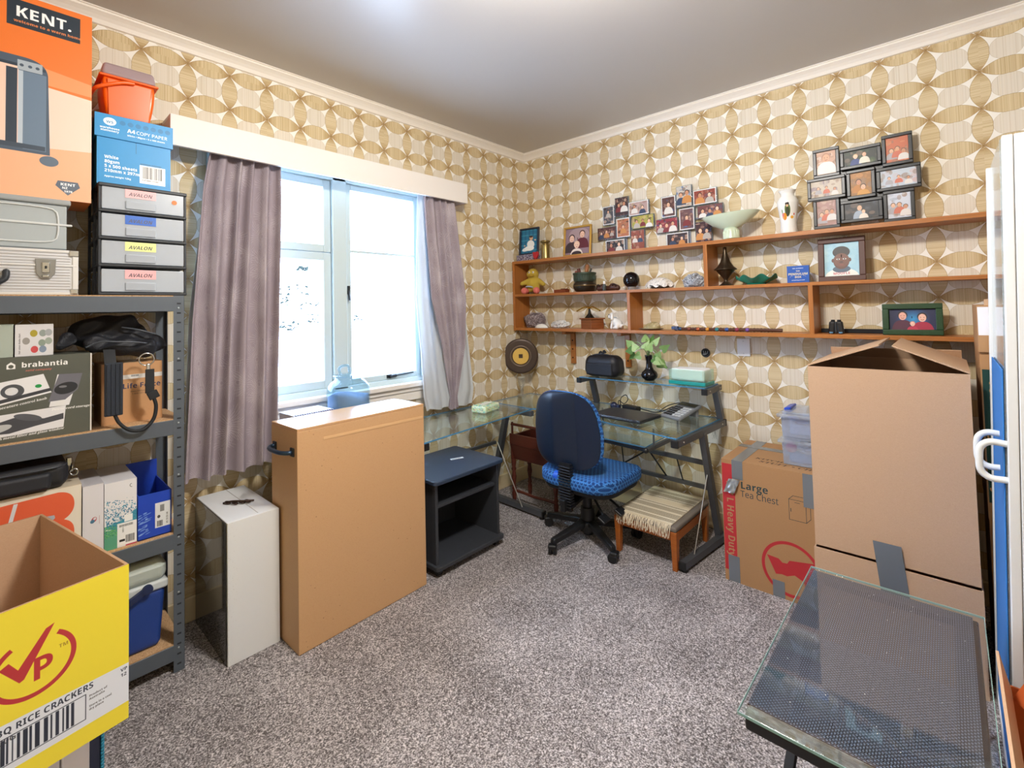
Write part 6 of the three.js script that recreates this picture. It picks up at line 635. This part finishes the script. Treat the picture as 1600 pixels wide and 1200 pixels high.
// tall carton: two sleeves taped end to end, flaps standing open
{ const t = thing('tall_carton', 'tall plain brown carton with open top flaps and a grey tape patch', 'box', [2.376, 0, 0.46]); // x 2.133..2.619, z .215...705
  const X = 0.243, Z = 0.245, w = 0.005; const cu = (g) => cardUV(g);
  const sleeve = (y0, y1, g0) => merge([span(-X, X, y0, y1, Z - w, Z), span(-X, X, y0, y1, -Z, -Z + w), span(-X, -X + w, y0, y1, -Z + w, Z - w), span(X - w, X, y0, y1, -Z + w, Z - w)]);
  mesh('upper_sleeve', cu(warp(sleeve(0.372, 1.098), (v) => { if (v.y < 0.5) { v.y += -0.012 * (v.x / X) * 0 + 0.004 * noise.noise(v.x * 20, 1, v.z * 20); } })), card, t); mesh('lower_sleeve', cu(merge([sleeve(0, 0.362), span(-X + w, X - w, 0, 0.006, -Z + w, Z - w)]).scale(1.018, 1, 1.018)), card, t);

  mesh('tape_patch', merge([warp(new RoundedBoxGeometry(0.085, 0.19, 0.001, 1, 0.0004), (v) => { v.x += -0.10 * v.y; v.z += 0.0015 * noise.noise(v.x * 60, v.y * 50, 2); })]), tape, t, [0.0, 0.352, Z + 0.0065]);
  // flaps: left and right lean inwards, back one upright
  const flap = (L, d) => cu(span(0, L, 0, w, -d, d));
  { const g = flap(0.255, Z - 0.004); g.rotateZ(0.36); mesh('flap', g, card, t, [-X, 1.099, 0]); } { const g = flap(0.228, Z - 0.004); g.scale(-1, 1, 1); const ix = g.index; const a = ix.array; for (let i = 0; i < a.length; i += 3) { const q = a[i]; a[i] = a[i + 1]; a[i + 1] = q; } g.computeVertexNormals(); g.rotateZ(-0.40); mesh('flap', g, card, t, [X, 1.099, 0]); }
  mesh('flap', cu(span(-X + 0.012, X - 0.012, 0, 0.05, -w, 0)), card, t, [0, 1.099, -Z + w], [0.5, 0, 0]); mesh('flap', cu(span(-X + 0.012, X - 0.012, -0.16, 0, -w, 0)), card, t, [0, 1.094, Z - w], [0.6, 0, 0]); }
// stacked cartons far right
{ const f = ct(400, 590, 1.5, (x, W, H) => { fill(x, '#a47c54', 0, 0, W, H); fill(x, '#b02a30', 12, 20, 60, 520); x.strokeStyle = '#a82a32'; x.lineWidth = 26; x.beginPath(); x.ellipse(240, 420, 150, 150, 0, 0, 7); x.stroke(); }); const b = M('#dbcbaf', 0.9, { map: cardTex }); const t = thing('tea_chest', 'brown tea chest carton at the bottom of the far right stack', 'box', [2.85, 0, 0.405]); mesh('carton_body', bx(0.40, 0.585, 0.42, 0, 0.2925, 0), [b, b, b, b, M(0xffffff, 0.9, { map: f }), b], t); mesh('loose_tape', warp(new THREE.PlaneGeometry(0.05, 0.08, 8, 8), (v) => { v.z += 0.015 * noise.noise(v.x * 60, v.y * 60, 3) + 0.012; }), M('#c4ccd2', 0.15, { metalness: 0.6, side: THREE.DoubleSide }), t, [-0.16, 0.53, 0.211]); }
{ const f = ct(400, 590, 1.5, (x, W, H) => { fill(x, '#a9815a', 0, 0, W, H); fill(x, '#173f3c', 4, 62, 66, 470); text(x, '107 L Light Duty', 20, 92, 54, '#c99a68', { rot: 1.5708 }); }); const b = M('#dbcbaf', 0.9, { map: cardTex }); const t = thing('tea_chest', 'brown tea chest carton with a dark green stripe in the far right stack', 'box', [2.848, 0.5856, 0.41]); mesh('carton_body', bx(0.40, 0.585, 0.42, 0, 0.2925, 0), [b, b, b, b, M(0xffffff, 0.9, { map: f }), b], t); mesh('tape', bx(0.055, 0.13, 0.0015, -0.135, 0.52, 0.2113), tape, t); }
{ const f = ct(300, 165, 3, (x, W, H) => { fill(x, '#ac855e', 0, 0, W, H); fill(x, '#e6e6ee', 2, 6, 150, 100); x.strokeStyle = '#333'; x.lineWidth = 2; x.strokeRect(34, 32, 32, 36); fill(x, '#333', 44, 32, 4, 36); fill(x, '#333', 55, 32, 6, 36); text(x, 'FRAGILE', 42, 20, 9, '#333'); text(x, 'Moving Box', 36, 80, 8, '#333'); text(x, 'Handle with care', 46, 98, 7, '#333'); }); const b = M('#dbcbaf', 0.9, { map: cardTex }); const t = thing('labelled_carton', 'small brown carton with white label on top of the far right stack', 'box', [2.796, 1.1712, 0.44]); mesh('carton_body', bx(0.30, 0.165, 0.38, 0, 0.0825, 0), [b, b, b, b, M(0xffffff, 0.85, { map: f }), b], t); mesh('torn_flap', warp(bx(0.28, 0.018, 0.004, 0.01, 0.174, 0.186), (v) => { if (v.y > 0.175) v.y += 0.004 * Math.sin(v.x * 40); }), card, t); }
// leaning glass screen with a broad white end panel
{ const t = thing('glass_screen', 'white framed glass screen with two white handles leaning at the right edge', 'screen', [2.652, 0, 0], [0, 0, -0.0265]);
  const wf = M('#e2e6e9', 0.3), Ht = 1.81;
  mesh('stile', rspan(-0.012, 0.014, 0, Ht, 0.650, 0.676, 0.003), wf, t); mesh('end_panel', rspan(0.0, 0.022, 0, Ht, 1.085, 1.11, 0.003), wf, t); mesh('end_panel', rspan(0.0235, 0.33, 0, Ht, 1.085, 1.11, 0.003), wf, t); mesh('rail', rspan(-0.01, 0.012, 0, 0.03, 0.676, 1.085, 0.003), wf, t);
  mesh('glass', rspan(-0.003, 0.003, 0.03, Ht - 0.004, 0.676, 1.085, 0.001), P('#eaf2f6', 0.08, { transmission: 0.85, thickness: 0, ior: 1.2 }), t); mesh('blue_sheet', rspan(-0.0075, -0.0045, 0.03, 1.16, 0.678, 1.084, 0.001), M('#2f78c4', 0.9), t);
  for (const z of [1.09, 0.96]) mesh('handle', tube([[0.0, 0.955, z], [-0.035, 0.955, z], [-0.052, 0.94, z], [-0.056, 0.905, z], [-0.052, 0.87, z], [-0.035, 0.855, z], [0.0, 0.855, z]], 0.009, 50, 10), wf, t); }
// glass-topped table with mesh, right foreground
{ const t = thing('mesh_table', 'glass-topped side table with dark woven mesh in the right foreground', 'table', [2.40, 0, 1.465]); // x 2.188..2.612, z 1.072..1.857
  const wv = rep(ct(60, 60, 8, (x, W, H) => { fill(x, '#2a3038', 0, 0, W, H); for (let j = 0; j < 12; j++) for (let i = 0; i < 12; i++) { fill(x, (i + j) % 2 ? '#7d8896' : '#49525e', i * 5 + 0.6, j * 5 + 1, 3.9, 3.2); } })), wa = rep(ct(60, 60, 8, (x, W, H) => { fill(x, '#fff', 0, 0, W, H); for (let j = 0; j < 12; j++) for (let i = 0; i < 12; i++) fill(x, '#000', i * 5 - 0.7, j * 5 + 0.6, 1.4, 3.4); })); wa.colorSpace = THREE.NoColorSpace;
  const mm = M(0xffffff, 0.55, { map: wv, alphaMap: wa, transparent: true, alphaTest: 0.5, side: THREE.DoubleSide });
  mesh('glass_top', rb(0.424, 0.006, 0.785, 0.002).translate(0, 0.447, 0), P('#f5f8fb', 0.02, { transmission: 1, thickness: 0, ior: 1.5 }), t);
  mesh('glass_edge', merge([rb(0.425, 0.0064, 0.0015, 0.0005).translate(0, 0.447, 0.393), rb(0.0015, 0.0064, 0.785, 0.0005).translate(0.2125, 0.447, 0), rb(0.0015, 0.0064, 0.785, 0.0005).translate(-0.2125, 0.447, 0), rb(0.425, 0.0064, 0.0015, 0.0005).translate(0, 0.447, -0.393)]), P('#a9cfc9', 0.15, { transmission: 0.4, thickness: 0 }), t);
  mesh('mesh_panel', worldUV(span(-0.204, 0.188, 0.4405, 0.4418, -0.388, 0.345), (x, y, z) => [x / 0.06, z / 0.06]), mm, t); mesh('mesh_hem', worldUV(merge([span(-0.205, -0.165, 0.4378, 0.4402, -0.388, 0.345), span(0.15, 0.188, 0.4378, 0.4402, -0.388, 0.345), span(-0.165, 0.15, 0.4378, 0.4402, -0.388, -0.345)]), (x, y, z) => [x / 0.06, z / 0.06]), M('#aab4c0', 0.6, { map: wv }), t);
  mesh('frame', merge([rspan(-0.20, 0.20, 0.412, 0.437, 0.355, 0.385, 0.005), rspan(-0.20, 0.20, 0.412, 0.437, -0.385, -0.36, 0.005), rspan(-0.2, -0.178, 0.412, 0.437, -0.36, 0.355, 0.005), rspan(0.178, 0.2, 0.412, 0.437, -0.36, 0.355, 0.005)]), blackPlastic, t);
  mesh('dust_strip', rspan(-0.20, 0.20, 0.4405, 0.4428, 0.347, 0.388, 0.001), M(0xffffff, 0.8, { map: rep(ct(400, 40, 2, (x, W, H) => { fill(x, '#6e6c64', 0, 0, W, H); for (let i = 0; i < 260; i++) { x.globalAlpha = 0.35; ell(x, ['#8a8a84', '#4a4a46', '#9aa29c', '#55503f'][i % 4], rnd() * W, rnd() * H, rr(2, 14), rr(1, 5)); } x.globalAlpha = 1; })) }), t);
  for (const sx of [-1, 1]) { mesh('leg', bar([sx * 0.185, 0.0, 0.30], [sx * 0.185, 0.41, -0.32], 0.022, 0.03), blackMatt, t); mesh('leg', bar([sx * 0.16, 0.0, -0.30], [sx * 0.16, 0.41, 0.32], 0.022, 0.03), blackMatt, t); } mesh('brace', rod([-0.185, 0.21, 0], [0.185, 0.21, 0], 0.01, 10), blackPlastic, t);
  const gs = []; for (let i = 0; i < 38; i++) gs.push(new THREE.SphereGeometry(rr(0.0006, 0.0013), 6, 4).scale(1, 0.4, 1).translate(rr(-0.19, 0.19), 0.4503, rr(-0.38, 0.36))); const c = mesh('crumbs', merge(gs), M('#eeece4', 0.9), t); c.userData.kind = 'stuff'; }
// orange carton, bottom right corner
{ const t = thing('orange_carton', 'open orange carton with bent flaps in the bottom right corner', 'box', [2.806, 0, 1.56]); const om = M('#c4602c', 0.75), oi = M('#dbcbaf', 0.9, { map: cardTex }); // x 2.63..2.95 z 1.2..1.92
  mesh('side_panel', bx(0.005, 0.36, 0.70, -0.157, 0.18, 0), [oi, om, cardEdge, cardEdge, oi, oi], t); mesh('side_panel', bx(0.005, 0.36, 0.70, 0.157, 0.18, 0), om, t); mesh('end_panel', bx(0.31, 0.36, 0.005, 0, 0.18, -0.35), om, t); mesh('end_panel', bx(0.31, 0.36, 0.005, 0, 0.18, 0.35), om, t); mesh('base', bx(0.31, 0.005, 0.69, 0, 0.0025, 0), oi, t);
  mesh('flap', cardUV(bx(0.006, 0.09, 0.66, 0, 0.045, 0)), card, t, [-0.157, 0.361, 0], [0, 0, 0.22]); mesh('flap', warp(bx(0.004, 0.13, 0.22, 0, 0.065, 0).rotateY(0), (v) => { v.z += v.y * 0.35; }), om, t, [-0.10, 0.361, -0.20], [0, 0.5, -0.25]); const pr = ct(220, 160, 2, (x, W, H) => { fill(x, '#c96a32', 0, 0, W, H); text(x, 'Distributed by', 30, 60, 16, '#4a2410', { sx: 0.9 }); text(x, 'HomeWorks Ltd', 30, 80, 16, '#4a2410', { sx: 0.9 }); }); mesh('flap', bx(0.22, 0.16, 0.004, 0, 0.08, 0), [om, om, om, om, M(0xffffff, 0.7, { map: pr }), om], t, [0.04, 0.361, -0.34], [-0.2, 0, 0]); mesh('contents', rb(0.24, 0.2, 0.5, 0.02).translate(0.02, 0.12, 0.05), M('#3a2a22', 0.8), t); }
renderer.render(scene, camera);
